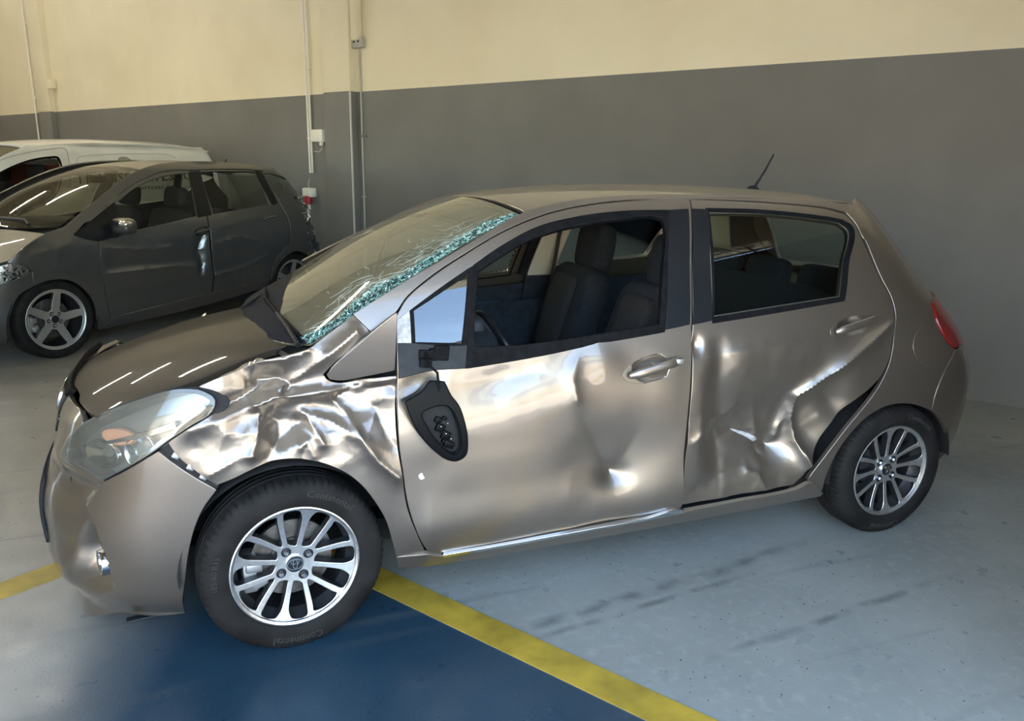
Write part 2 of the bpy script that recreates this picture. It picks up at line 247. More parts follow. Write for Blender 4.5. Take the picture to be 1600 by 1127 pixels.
TY = {
'fender': [(-0.2927,0.9119,1),(-0.2266,0.898),(-0.1889,0.8802),(-0.1741,0.8649),(-0.1827,0.8489),(-0.2254,0.8309),(-0.2974,0.7931),(-0.3576,0.7526,1),(-0.325,0.7081),(-0.278,0.6668),(-0.2148,0.6175,1),(-0.1646,0.6328),(-0.1187,0.6502),(-0.0648,0.6665),(-0.0216,0.6738),(0.0535,0.6651),(0.1066,0.6462),(0.1623,0.6158),(0.2169,0.5649),(0.2625,0.4956),(0.2971,0.4229),(0.3186,0.3389),(0.3309,0.2792,1),(0.4251,0.2829,1),(0.4031,0.3369),(0.3639,0.4553),(0.3467,0.5816),(0.3359,0.6841),(0.3367,0.7951),(0.3429,0.9022,1),(0.2539,0.899),(0.165,0.8941),(0.1331,0.906),(0.1192,0.924,1),(0.1504,0.952),(0.2191,1.0009),(0.2722,1.038,1),(0.2256,1.0897,1),(0.1691,1.0548),(0.1179,1.0218),(0.0776,0.9961),(0.0488,0.9904,1),(-0.0415,0.9757),(-0.155,0.9473),(-0.2358,0.9286)],
'sail_panel': [(0.1343,0.921,1),(0.1495,0.9407),(0.2247,0.9967),(0.2802,1.0375),(0.3494,1.0801,1),(0.346,1.005),(0.3435,0.9217,1),(0.2548,0.9105),(0.1658,0.9036),(0.1411,0.9092,1)],
'front_door': [(0.3594,1.0777,1),(0.401,1.1318),(0.487,1.1911),(0.6209,1.2629),(0.7611,1.3277),(0.906,1.3765),(1.0521,1.408),(1.2541,1.4296),(1.4615,1.4364),(1.5559,1.4364,1),(1.4808,1.1943),(1.4423,0.9929),(1.4294,0.8836),(1.4194,0.7497),(1.4158,0.5974),(1.415,0.4818),(1.4298,0.3015,1),(1.2579,0.2912),(0.9933,0.2842),(0.7449,0.2783),(0.4931,0.2699,1),(0.4381,0.2885,1),(0.4119,0.3354),(0.3735,0.4538),(0.355,0.5805),(0.3442,0.6875),(0.3441,0.7985),(0.3503,0.8939),(0.3552,0.9947)],
'door_opening': [(0.6498,1.21,1),(0.7425,1.2582),(0.8402,1.3016),(0.9411,1.3317),(1.0324,1.3498),(1.2325,1.3731),(1.386,1.3799),(1.4103,1.3707),(1.4125,1.3526),(1.3557,1.176),(1.3116,1.0067,1),(1.1003,0.9901),(0.927,0.9769),(0.7529,0.9687),(0.6078,0.9736,1),(0.6148,1.0595),(0.632,1.1385)],
'window_seal': [(0.6417,1.2283,1),(0.7477,1.2847),(0.8932,1.3449),(1.0395,1.3756),(1.2402,1.3963),(1.4435,1.3999,1),(1.3908,1.2412),(1.3273,0.9837,1),(1.0542,0.9586),(0.8278,0.9331),(0.6554,0.918),(0.569,0.9118,1),(0.5866,0.9809),(0.6182,1.1191)],
'door_front_glass': [(0.4157,1.0983,1),(0.5181,1.1527),(0.6203,1.2068,1),(0.5958,1.1002),(0.5697,0.9859,1),(0.4114,0.9992,1)],
'glass_ring': [(0.4048,1.0949,1),(0.5195,1.1625),(0.6369,1.2264,1),(0.6089,1.0996),(0.5795,0.9753,1),(0.4002,0.9901,1)],
'mirror_base': [(0.3578,1.0004,1),(0.3968,0.9981),(0.4775,0.9874),(0.5669,0.9801),(0.5823,0.9811,1),(0.569,0.9118,1),(0.4536,0.912),(0.3525,0.8957,1)],
'silver_strip': [(0.3584,1.0681,1),(0.4028,1.095,1),(0.3988,0.998,1),(0.358,1.0023,1)],
'pillar_cover_f': [(1.4463,1.3999,1),(1.5332,1.4042,1),(1.4725,1.1946),(1.4353,1.0022,1),(1.3334,0.99,1),(1.3935,1.2412)],
'pillar_cover_r': [(1.5475,1.4041,1),(1.6189,1.4015,1),(1.562,1.1919),(1.5337,1.0104,1),(1.4517,1.0013,1),(1.4892,1.1941)],
'rear_door': [(1.5646,1.4364,1),(1.4892,1.1941),(1.4513,0.9879),(1.4389,0.883),(1.4292,0.744),(1.4262,0.5912),(1.4267,0.4671),(1.4425,0.3023,1),(1.6891,0.3062),(1.9722,0.3124,1),(2.0136,0.3513),(2.0303,0.39,1),(2.0914,0.5069),(2.1582,0.5934),(2.2398,0.6665),(2.3211,0.7446),(2.3626,0.81),(2.3978,0.9106),(2.4312,0.9896),(2.4316,1.0653),(2.4164,1.1162,1),(2.4035,1.1968),(2.3952,1.2797),(2.3914,1.3376),(2.3432,1.3784,1),(2.2,1.4017),(1.9201,1.4244),(1.6231,1.4364)],
'rear_hole': [(1.6226,1.3899,1),(1.8374,1.3864),(2.0519,1.3705),(2.259,1.3466,1),(2.3034,1.3187),(2.2075,1.197),(2.151,1.0699,1),(1.8262,1.0465),(1.5444,1.0258,1)],
'rear_glass': [(1.6158,1.3946,1),(1.8396,1.3911),(2.0541,1.3753),(2.2731,1.3515,1),(2.3226,1.3235),(2.2197,1.1967),(2.156,1.0624,1),(1.825,1.0395),(1.5378,1.0193,1)],
'rear_trim': [(1.6152,1.4062,1),(1.8441,1.4007),(2.0587,1.3851),(2.3005,1.3587,1),(2.3612,1.3305),(2.2441,1.1962),(2.1738,1.0519,1),(1.8223,1.0232),(1.5353,1.0013,1)],
'rear_trim_hole': [(1.6217,1.3946,1),(1.8385,1.3887),(2.053,1.3729),(2.266,1.349,1),(2.3155,1.3211),(2.2116,1.1969),(2.1533,1.065,1),(1.8254,1.0418),(1.5438,1.0213,1)],
'rail': [(0.2281,1.0952,1),(0.3156,1.1409),(0.4038,1.1859),(0.5322,1.247),(0.6782,1.3165),(0.7839,1.3669),(0.8365,1.3875),(0.9134,1.4105),(1.061,1.4362),(1.2663,1.4519),(1.4748,1.457),(1.6369,1.4563),(1.9379,1.4486),(2.2894,1.4289),(2.6399,1.4027,1),(2.61,1.3511),(2.5266,1.2633,1),(2.4185,1.2867),(2.4119,1.3448),(2.3708,1.3908,1),(2.2095,1.4116),(1.925,1.4317),(1.6277,1.4434),(1.4672,1.4455),(1.2587,1.4385),(1.0528,1.4166),(0.9059,1.385),(0.7605,1.336),(0.6201,1.271),(0.4863,1.2009),(0.3978,1.1397),(0.3573,1.0951),(0.2747,1.0436,1)],
'quarter': [(2.5827,1.401,1),(2.3834,1.3907),(2.4273,1.3471),(2.4296,1.2864),(2.4265,1.201),(2.4325,1.1204),(2.4463,1.0695),(2.4427,0.9915),(2.4108,0.9097),(2.3709,0.7987),(2.3076,0.6811),(2.221,0.5641),(2.1199,0.4354),(2.0509,0.3368),(2.0452,0.3225,1),(2.1406,0.2536,1),(2.1358,0.3239),(2.1562,0.4104),(2.2097,0.498),(2.2697,0.5664),(2.3491,0.61),(2.4198,0.6182),(2.5,0.6019),(2.5746,0.5643,1),(2.5753,0.625),(2.588,0.6747),(2.6298,0.7453),(2.7085,0.8145,1),(2.6724,0.856),(2.6587,0.94),(2.7033,1.0107,1),(2.98,1.07,1),(2.98,1.25),(2.94,1.39,1),(2.6,1.43)],
'rear_bumper': [(2.5808,0.5632,1),(2.5819,0.621),(2.5944,0.6709),(2.636,0.7415),(2.7146,0.8078,1),(3.0,0.8),(3.5,0.8,1),(3.5,0.22,1),(3.0,0.24),(2.8685,0.222,1),(2.7923,0.3276),(2.6946,0.4367),(2.6339,0.5116)],
'tail_light': [(2.7074,1.005,1),(2.6675,0.9442),(2.6794,0.8604),(2.7102,0.8254,1),(3.02,0.83,1),(3.04,0.93),(3.0,1.03,1)],
'fuel_flap': [(2.5908,0.9211),(2.6358,0.8954),(2.636,0.8391),(2.6026,0.7913),(2.5442,0.7708),(2.5022,0.7973),(2.4917,0.8544),(2.5267,0.9061)],
'sill': [(0.3332,0.2733,1),(0.4298,0.2765,1),(0.4896,0.2539),(0.7469,0.261),(0.9959,0.2679),(1.261,0.276),(1.44,0.282),(1.6943,0.2872),(1.9774,0.2962),(2.0437,0.3166),(2.1411,0.2437,1),(2.1362,0.2312,1),(1.4551,0.217),(1.0078,0.2088),(0.4946,0.2045),(0.3398,0.2243,1)],
'sill_strip': [(0.489,0.2638,1),(0.7461,0.2682),(0.9947,0.2754),(1.2598,0.2821),(1.4378,0.2913),(1.44,0.282,1),(1.2617,0.2729),(0.9964,0.2649),(0.7474,0.2566),(0.4943,0.2516,1)],
'bumper': [(-1.17,0.8,1),(-1.0,0.795),(-0.7387,0.7963,1),(-0.6907,0.7701),(-0.7427,0.7098),(-0.8016,0.6271,1),(-0.6741,0.6302),(-0.558,0.6137,1),(-0.4697,0.6701),(-0.4019,0.7155),(-0.3886,0.7236,1),(-0.3591,0.7007),(-0.2876,0.6473),(-0.2189,0.5993,1),(-0.2535,0.5487),(-0.2788,0.4815),(-0.2981,0.3961),(-0.3151,0.3036),(-0.3447,0.1438,1),(-0.4444,0.134),(-0.5605,0.1288),(-0.7978,0.0464),(-0.9,0.15),(-1.17,0.165,1)],
'headlight': [(-0.8047,0.6323,1),(-0.7447,0.7153),(-0.6949,0.7594),(-0.6371,0.7993),(-0.5301,0.8547),(-0.4027,0.8981),(-0.3419,0.9049),(-0.2799,0.8994),(-0.2256,0.871),(-0.233,0.8404),(-0.2986,0.8005),(-0.3583,0.7602),(-0.4024,0.7251),(-0.5591,0.6215,1),(-0.6759,0.6379)],
'hl_gap': [(-0.406,0.905,1),(-0.2922,0.9102),(-0.2191,0.8959),(-0.1889,0.8802),(-0.1741,0.8649),(-0.1827,0.8489),(-0.2252,0.829),(-0.2971,0.7912),(-0.3613,0.7507,1),(-0.3318,0.7937),(-0.2581,0.8469),(-0.2398,0.8733)],
'fender_gap': [(-0.3887,0.7255,1),(-0.3538,0.7545,1),(-0.3231,0.71),(-0.2761,0.6687),(-0.2111,0.6171),(-0.217,0.5992,1),(-0.2876,0.6493),(-0.3592,0.7026)],
'hood': [(1.686,-0.6363,1),(2.1968,-0.6403),(2.6534,-0.6571),(2.9273,-0.6587),(3.333,-0.6215),(3.6846,-0.5843),(4.0114,-0.5772,1),(4.3,-0.4),(3.75,0),(4.2,0.4),(4.75,0.66,1),(3.6,0.68),(2.4,0.67),(1.67,0.62,1),(1.35,0.45),(1.1,0.2),(1.05,0),(1.5282,-0.4307),(1.4978,-0.4734),(1.5377,-0.5385),(1.6142,-0.5994)],
'ws_corner': [(0.228,-0.6865),(1.0126,-0.6634),(1.7948,-0.6682),(2.349,-0.664),(3.544,-0.571),(3.7474,-0.5523)],
'd_pit_door': [(1.1354,0.4651)],
'd_peak_door': [(0.9838,0.9439)],
'd_ridge_door': [(0.9838,0.9439),(0.9462,0.8487),(0.9607,0.7751)],
'd_mirror_dent': [(0.4052,0.8839)],
'd_v1': [(1.1349,0.4703),(1.0672,0.5764),(0.9985,0.6916)],
'd_v2': [(1.1349,0.4703),(1.1859,0.5445),(1.2191,0.6198)],
'd_v3': [(1.1354,0.4651),(0.97,0.5273),(0.8725,0.5156)],
'd_cream': [(0.5025,0.6766),(0.6347,0.7395),(0.7488,0.7939),(0.8436,0.8439),(0.9187,0.8976),(0.9838,0.9439)],
'd_rd_fold': [(2.4194,0.965),(2.2157,0.857),(2.0529,0.758),(1.9473,0.6901),(1.9461,0.5896),(1.9699,0.4913),(2.0364,0.392)],
'd_rd_pit': [(1.8657,0.4686)],
'd_rd_c1': [(1.8657,0.4686),(1.7701,0.5188),(1.6814,0.5667)],
'd_rd_c2': [(1.8657,0.4686),(1.9116,0.5123)],
'd_rd_c3': [(1.8657,0.4686),(1.8583,0.4083)],
'd_rd_c4': [(1.7997,0.526),(1.765,0.6617),(1.7114,0.7674)],
'd_rd_c5': [(1.4554,0.5674),(1.5198,0.6238),(1.5911,0.6287),(1.6158,0.5482)],
'd_rd_c6': [(1.8954,0.5143),(1.9256,0.6186),(1.9216,0.6455)],
'd_rd_front': [(1.456,0.9269)],
'd_rd_c7': [(1.7454,0.396),(1.7962,0.3745),(1.8311,0.3105)],
'd_rd_c8': [(1.6683,0.6715),(1.6339,0.6369),(1.578,0.6174)],
'd_rd_flat': [(1.9867,0.8189),(1.8647,0.7338),(2.0245,0.714)],
'd_rd_hand': [(1.5126,0.8846),(1.7752,0.8992),(2.0892,0.91)],
'd_rd_low': [(1.4981,0.3622),(1.639,0.3972),(1.7584,0.4081)],
'd_f1': [(-0.0824,0.8456),(-0.0262,0.8654),(0.1439,0.8709),(0.3442,0.8943)],
'd_f2': [(-0.2968,0.7893),(-0.19,0.8159),(-0.0858,0.8478)],
'd_f3': [(-0.0747,0.826),(-0.0896,0.74),(-0.1056,0.6977)],
'd_f4': [(-0.0747,0.826),(-0.0226,0.7826),(-0.022,0.733),(-0.0569,0.6758)],
'd_f5': [(0.0538,0.8088),(0.0795,0.7628),(0.1055,0.7092)],
'd_f6': [(-0.0164,0.7324),(0.0423,0.7764),(0.0538,0.8088)],
'd_f7': [(0.1421,0.8459),(0.1874,0.7926),(0.214,0.7288),(0.2713,0.6373),(0.3362,0.574)],
'd_f8': [(0.0538,0.8088),(0.1377,0.7732),(0.1906,0.7374)],
'd_f9': [(-0.071,0.9245),(-0.0213,0.9283),(0.023,0.9028),(0.012,0.8812)],
'd_f10': [(0.0776,0.9961),(0.0009,0.9748),(-0.0727,0.9722)],
'd_f11': [(0.2266,1.0404),(0.1535,0.9877),(0.0727,0.9366),(-0.0054,0.8956)],
'd_f12': [(0.2774,0.8045),(0.3041,0.7194),(0.3295,0.674)],
'd_f13': [(-0.231,0.6536),(-0.152,0.6906),(-0.1016,0.6973)],
'd_f14': [(0.0384,0.7062),(0.0583,0.7245),(0.0748,0.671)],
'd_f15': [(0.162,0.854),(0.2233,0.8878),(0.262,0.8752),(0.3268,0.88)],
'd_f16': [(-0.2137,0.845),(-0.1218,0.8765),(-0.0216,0.9246)],
'p_h_front': [(1.2718,0.8612)],
'p_h_rear': [(2.208,0.9567)],
'p_mirror_top': [(0.4433,0.8909)],
'p_mir_c': [(0.4821,0.7438)],
'p_foglamp': [(-0.5309,0.3342)],
'h_front_oval': [(1.1478,0.8638),(1.1787,0.8966),(1.2583,0.9153),(1.3507,0.9114),(1.3964,0.8814),(1.397,0.8519),(1.3578,0.8206),(1.2775,0.8065),(1.1864,0.8163)],
'h_rear_oval': [(2.083,0.9371),(2.1145,0.9743),(2.2004,0.9941),(2.2967,0.9969),(2.3317,0.9701),(2.3071,0.9339),(2.2377,0.913),(2.1386,0.9117)],
'fog': [(-0.6075,0.534,1),(-0.5638,0.4675),(-0.5337,0.398),(-0.5146,0.2485,1),(-0.6125,0.185),(-0.7978,0.0834),(-0.8059,0.1263),(-0.701,0.3227),(-0.6537,0.4541)],
'mirror_out': [(0.3574,0.8267,1),(0.4075,0.85),(0.4383,0.8783,1),(0.4812,0.8735,1),(0.4992,0.8339),(0.5226,0.8021),(0.5399,0.7524),(0.5497,0.691),(0.5433,0.6456),(0.5155,0.6317),(0.4816,0.6421),(0.4523,0.6664),(0.4135,0.7092),(0.3786,0.7672)],
'mirror_cav': [(0.402,0.7916),(0.4293,0.8061),(0.4852,0.809),(0.5054,0.7941),(0.525,0.7498),(0.5347,0.6926),(0.5304,0.6555),(0.5112,0.645),(0.4837,0.6587),(0.4546,0.6908),(0.4205,0.7401)],
'band_lo': [(0.2232,-0.6843),(0.7522,-0.6803),(1.1756,-0.6773),(1.8479,-0.6622),(2.2755,-0.6543),(3.2334,-0.595),(3.6408,-0.5659)],
'band_hi': [(0.3199,-0.6293),(0.8444,-0.6414),(1.1902,-0.6024),(1.5595,-0.585),(1.903,-0.6267),(2.3941,-0.605),(2.9165,-0.5698),(3.322,-0.5295),(3.6249,-0.5346)],
'frit': [(0.9493,0.3231),(0.6482,-0.1655),(0.3876,-0.3657),(0.2228,-0.6759)],
'scr1': [(1.6825,0.5587),(1.7219,0.5354),(1.7714,0.5106),(1.7957,0.494),(1.8233,0.496),(1.7746,0.529),(1.7295,0.5451)],
'scr2': [(1.8171,0.4776),(1.8513,0.4787),(1.8905,0.4709),(1.8694,0.4654),(1.8602,0.4305),(1.8479,0.4626)],
'chip': [(0.4035,0.5698),(0.4142,0.5775),(0.4184,0.5679),(0.4227,0.5582),(0.4099,0.5553)],
'wipe': [(0.1327,-0.6836),(0.3897,-0.356),(0.9561,0.1893)],
'nose_ridge': [(-0.5555,0.6121),(-0.5817,0.5665),(-0.603,0.5269),(-0.5638,0.4675),(-0.5337,0.398),(-0.5146,0.2485)],
}

# ------------------------------------------------------------------ mesh helpers
def link(name, me, parent=None, loc=None, rot=None):
    o = bpy.data.objects.new(name, me); COL.objects.link(o)
    if parent is not None: o.parent = parent
    if loc is not None: o.location = loc
    if rot is not None: o.rotation_euler = rot
    return o
def empty(name, loc=(0, 0, 0), rz=0., parent=None, label=None, cat=None, group=None):
    o = link(name, None, parent, loc, (0, 0, rz)); o.empty_display_size = .1
    if label: o['label'] = label
    if cat: o['category'] = cat
    if group: o['group'] = group
    return o
def mesh(name, V, F, mats, parent=None, nrm=None, fm=None, smooth=True, loc=None, rot=None, auto=None):
    me = bpy.data.meshes.new(name)
    me.from_pydata([tuple(map(float, v)) for v in V], [], [tuple(int(i) for i in f) for f in F])
    for m in (mats if isinstance(mats, (list, tuple)) else [mats]): me.materials.append(m)
    if fm is not None: me.polygons.foreach_set('material_index', np.asarray(fm, np.int32))
    me.polygons.foreach_set('use_smooth', np.full(len(me.polygons), bool(smooth)))
    me.update()
    if nrm is not None: me.normals_split_custom_set_from_vertices([tuple(map(float, n)) for n in nrm])
    elif auto is not None: me.set_sharp_from_angle(angle=math.radians(auto))
    return link(name, me, parent, loc, rot)
def bm_obj(name, bm, mats, parent=None, auto=35, loc=None, rot=None):
    me = bpy.data.meshes.new(name); bmesh.ops.recalc_face_normals(bm, faces=bm.faces); bm.to_mesh(me); bm.free()
    for m in (mats if isinstance(mats, (list, tuple)) else [mats]): me.materials.append(m)
    me.polygons.foreach_set('use_smooth', np.ones(len(me.polygons), bool)); me.set_sharp_from_angle(angle=math.radians(auto))
    return link(name, me, parent, loc, rot)
def bbox_bm(bm, c, s, bev=.004, rot=None, seg=2, mi=0):
    r = bmesh.ops.create_cube(bm, size=1.0); vs = r['verts']
    mt = Matrix.Translation(Vector(c)) @ (rot.to_4x4() if rot is not None else Matrix.Identity(4)) @ Matrix.Diagonal((*s, 1))
    bmesh.ops.transform(bm, matrix=mt, verts=vs)
    fs = list({f for v in vs for f in v.link_faces})
    for f in fs: f.material_index = mi
    if bev > 0: bmesh.ops.bevel(bm, geom=list({e for v in vs for e in v.link_edges}), offset=bev, segments=seg, affect='EDGES', profile=.5)
def box(name, c, s, m, parent=None, bev=.004, rot=None, seg=2):
    bm = bmesh.new(); bbox_bm(bm, c, s, bev, rot, seg); return bm_obj(name, bm, m, parent)
def frames(pts):
    P = [Vector(p) for p in pts]; n = len(P); T = []
    for i in range(n):
        t = (P[min(i+1, n-1)]-P[max(i-1, 0)]); T.append(t.normalized() if t.length > 1e-9 else Vector((0, 0, 1)))
    up = Vector((0, 0, 1)) if abs(T[0].z) < .9 else Vector((0, 1, 0))
    N = []; nn = (up-T[0]*up.dot(T[0])).normalized()
    for i in range(n):
        nn = (nn-T[i]*nn.dot(T[i])).normalized(); N.append(nn.copy())
    return P, T, N
def tube_data(pts, r, seg=8, ry=None):
    P, T, N = frames(pts); V = []; F = []
    rs = r if isinstance(r, (list, tuple)) else [r]*len(P)
    for i in range(len(P)):
        B = T[i].cross(N[i])
        for k in range(seg):
            a = 2*PI*k/seg; V.append(P[i]+N[i]*math.cos(a)*rs[i]+B*math.sin(a)*(rs[i] if ry is None else ry))
    for i in range(len(P)-1):
        for k in range(seg): F.append((i*seg+k, i*seg+(k+1) % seg, (i+1)*seg+(k+1) % seg, (i+1)*seg+k))
    F.append(tuple(range(seg))[::-1]); F.append(tuple((len(P)-1)*seg+k for k in range(seg)))
    return V, F
def tube(name, pts, r, m, parent=None, seg=8, ry=None):
    V, F = tube_data(pts, r, seg, ry); return mesh(name, V, F, m, parent, auto=50)
def lathe_data(prof, seg=48, axis_y=True, rf=None):
    """revolve (r, y) round the y axis"""
    V = []; F = []; n = len(prof)
    for k in range(seg):
        a = 2*PI*k/seg
        for i, (r, y) in enumerate(prof):
            rr = r if rf is None else rf(k, i, r, y)
            V.append((rr*math.cos(a), y, rr*math.sin(a)))
    for k in range(seg):
        for i in range(n-1):
            a, b = k*n+i, ((k+1) % seg)*n+i; F.append((a, a+1, b+1, b))
    return V, F
def lathe(name, prof, m, parent=None, seg=48, rf=None, auto=30, loc=None):
    V, F = lathe_data(prof, seg, rf=rf); bm = bmesh.new(); vs = [bm.verts.new(v) for v in V]
    for f in F: bm.faces.new([vs[i] for i in f])
    bmesh.ops.remove_doubles(bm, verts=bm.verts, dist=1e-5)
    return bm_obj(name, bm, m, parent, auto, loc=loc)
def superbox(c, s, e=.45, nu=20, nv=12, taper=None, bend=None):
    """rounded cushion: superellipsoid centred c, full size s"""
    V = []; F = []
    f = lambda x, p: math.copysign(abs(x)**p, x)
    for j in range(nv+1):
        b = -PI/2+PI*j/nv
        for i in range(nu):
            a = 2*PI*i/nu; cb = f(math.cos(b), e)
            p = [s[0]/2*cb*f(math.cos(a), e), s[1]/2*cb*f(math.sin(a), e), s[2]/2*f(math.sin(b), e)]
            if taper: k = 1+taper*(p[2]/s[2]+.5); p[0] *= k; p[1] *= k
            if bend: p[0] += bend*(p[2]/s[2]+.5)**2
            V.append(Vector(p)+Vector(c))
    for j in range(nv):
        for i in range(nu): F.append((j*nu+i, j*nu+(i+1) % nu, (j+1)*nu+(i+1) % nu, (j+1)*nu+i))
    return V, F
# ---- panels cut out of a body surface
def resample(L, step, su=1., closed=True):
    """control points -> dense polygon; Catmull-Rom between corner points, straight where both ends are corners"""
    P = np.array([p[:2] for p in L], float)*np.array([su, 1]); cn = [len(p) > 2 for p in L]; n = len(P); out = []
    for i in range(n if closed else n-1):
        a, b = P[i], P[(i+1) % n]
        pa = P[i-1] if (closed or i > 0) else a; pb = P[(i+2) % n] if (closed or i+2 < n) else b
        d = np.linalg.norm(b-a); k = max(1, int(round(d/step)))
        l0 = max(np.linalg.norm(a-pa), 1e-6); l2 = max(np.linalg.norm(pb-b), 1e-6)
        m0 = (b-a) if cn[i] else ((a-pa)/l0+(b-a)/max(d, 1e-6))*.5*d
        m1 = (b-a) if cn[(i+1) % n] else ((b-a)/max(d, 1e-6)+(pb-b)/l2)*.5*d
        for t in np.arange(k)/k:
            out.append((2*t**3-3*t**2+1)*a+(t**3-2*t**2+t)*m0+(-2*t**3+3*t**2)*b+(t**3-t**2)*m1)
    if not closed: out.append(P[-1])
    return np.array(out)
def pip(pts, poly):
    x, y = pts[:, 0][:, None], pts[:, 1][:, None]; a = poly; b = np.roll(poly, -1, 0); res = np.zeros(len(pts), bool)
    for s in range(0, len(pts), 4000):
        xs, ys = x[s:s+4000], y[s:s+4000]
        c = ((a[:, 1] > ys) != (b[:, 1] > ys)) & (xs < (b[:, 0]-a[:, 0])*(ys-a[:, 1])/(b[:, 1]-a[:, 1]+1e-15)+a[:, 0])
        res[s:s+4000] = c.sum(1) % 2 == 1
    return res
def surf_scale(S):
    if isinstance(S, Top): return math.hypot(float(S.X(S.n)-S.X(0)), float(S.Z(S.n)-S.Z(0)))/S.n
    return 1.
def panel_data(S, outline, holes=(), res=.025, off=0., th=.018, r=.0025, disp=None, su=None, bres=None):
    su = surf_scale(S) if su is None else su
    loops = [resample(outline, bres or res*.6, su)]+[resample(h, bres or res*.6, su) if not isinstance(h, np.ndarray) else h for h in holes]
    lo, hi = loops[0].min(0), loops[0].max(0)
    gx, gy = np.meshgrid(np.arange(lo[0], hi[0], res)+res*.37, np.arange(lo[1], hi[1], res)+res*.41)
    gy = gy.copy(); gx = gx+np.where(np.arange(gx.shape[0])[:, None] % 2, res*.5, 0)
    g = np.stack([gx.ravel(), gy.ravel()], -1)
    ins = pip(g, loops[0])
    for h in loops[1:]: ins &= ~pip(g, h)
    g = g[ins]; allb = np.concatenate(loops)
    keep = np.ones(len(g), bool)
    for s in range(0, len(g), 3000): keep[s:s+3000] = np.sqrt(((g[s:s+3000, None]-allb[None])**2).sum(-1).min(1)) > res*.45
    g = g[keep]
    pts = np.concatenate([allb, g]); ed = []; st = 0
    for lp in loops: n = len(lp); ed += [(st+i, st+(i+1) % n) for i in range(n)]; st += n
    rv, re, rf, ov, oe, of = delaunay_2d_cdt([Vector(q) for q in pts], ed, [], 0, 1e-6)
    uv = np.array([tuple(q) for q in rv]); F = np.array([tuple(f) for f in rf])
    cen = uv[F].mean(1); ins = pip(cen, loops[0])
    for h in loops[1:]: ins &= ~pip(cen, h)
    F = F[ins]
    ar = (uv[F[:, 1], 0]-uv[F[:, 0], 0])*(uv[F[:, 2], 1]-uv[F[:, 0], 1])-(uv[F[:, 1], 1]-uv[F[:, 0], 1])*(uv[F[:, 2], 0]-uv[F[:, 0], 0])
    F = np.where((ar < 0)[:, None], F[:, ::-1], F)
    def Pf(u, v):
        p = S(u/su, v); d = off
        if disp is not None: d = off+disp(u/su, v)
        return p+snorm(S, u/su, v)*np.asarray(d)[..., None] if (disp is not None or off) else p
    def Nf(u, v, e=.0016):
        n = np.cross(Pf(u+e, v)-Pf(u-e, v), Pf(u, v+e)-Pf(u, v-e)); return n/np.maximum(np.linalg.norm(n, axis=-1, keepdims=True), 1e-12)
    V = Pf(uv[:, 0], uv[:, 1]); N = Nf(uv[:, 0], uv[:, 1])
    V = [V]; N = [N]; F = [tuple(f) for f in F]; fm = [0]*len(F); base = len(uv)
    if th > 0:
        idx0 = {i: None for i in range(len(pts))}
        for newi, olds in enumerate(ov):
            for o in olds: idx0[o] = newi
        st = 0
        for li, lp in enumerate(loops):
            n = len(lp); ids = [idx0[st+i] for i in range(n)]; st += n
            p = V[0][ids]; nn = N[0][ids]
            tang = np.roll(p, -1, 0)-np.roll(p, 1, 0); tang /= np.maximum(np.linalg.norm(tang, axis=1, keepdims=True), 1e-9)
            sa = (lp[:, 0]*np.roll(lp[:, 1], -1)-np.roll(lp[:, 0], -1)*lp[:, 1]).sum()
            o = np.cross(tang, nn)*(1 if sa > 0 else -1)*(1 if li == 0 else -1)
            r1 = p+o*r*.7-nn*r*.3; n1 = nn*.7+o*.7; r2 = p+o*r-nn*r; r3 = p+o*r-nn*th
            V += [r1, r2, r3]; N += [n1, o, o]
            a0 = ids; a1 = list(range(base, base+n)); a2 = list(range(base+n, base+2*n)); a3 = list(range(base+2*n, base+3*n)); base += 3*n
            fl = (sa > 0) == (li == 0)
            for A, B in ((a0, a1), (a1, a2), (a2, a3)):
                for i in range(n):
                    j = (i+1) % n; q = (A[i], B[i], B[j], A[j]); F.append(q if fl else q[::-1]); fm.append(0 if A is not a2 else 1)
    return np.concatenate(V), np.concatenate(N), F, fm
def panel(name, S, outline, mats, parent=None, mir=False, both=False, **k):
    V, N, F, fm = panel_data(S, outline, **k)
    if not isinstance(mats, (list, tuple)): mats = [mats, mats]
    fl = np.array([1, -1, 1.])
    if both:
        n = len(V); V2 = V*fl; N2 = N*fl; V = np.concatenate([V, V2]); N = np.concatenate([N, N2]); F = F+[tuple(i+n for i in f[::-1]) for f in F]; fm = fm+fm
    elif mir: V = V*fl; N = N*fl; F = [f[::-1] for f in F]
    return mesh(name, V, F, mats, parent, nrm=N, fm=fm)
def on(S, u, v, d=0.): return Vector(S(u, v)+snorm(S, u, v)*d)
def seg_dist(u, v, L):
    """distance to a polyline in (u, v), and the share of the way along it"""
    u = np.asarray(u, float); best = np.full(u.shape, 9.); tt = np.zeros(u.shape); P = np.array([q[:2] for q in L], float)
    n = len(P)-1
    for i in range(n):
        a, b = P[i], P[i+1]; d = b-a; t = np.clip(((u-a[0])*d[0]+(v-a[1])*d[1])/max(d@d, 1e-9), 0, 1)
        q = np.hypot(u-a[0]-d[0]*t, v-a[1]-d[1]*t); tt = np.where(q < best, (i+t)/n, tt); best = np.minimum(best, q)
    return best, tt
def poly_sdist(u, v, L):
    """signed distance to a polygon in (u, v), negative inside"""
    d, _ = seg_dist(u, v, list(L)+[L[0]]); ins = pip(np.stack([np.ravel(u), np.ravel(v)], -1), np.array([q[:2] for q in L], float)).reshape(np.shape(u))
    return np.where(ins, -d, d)
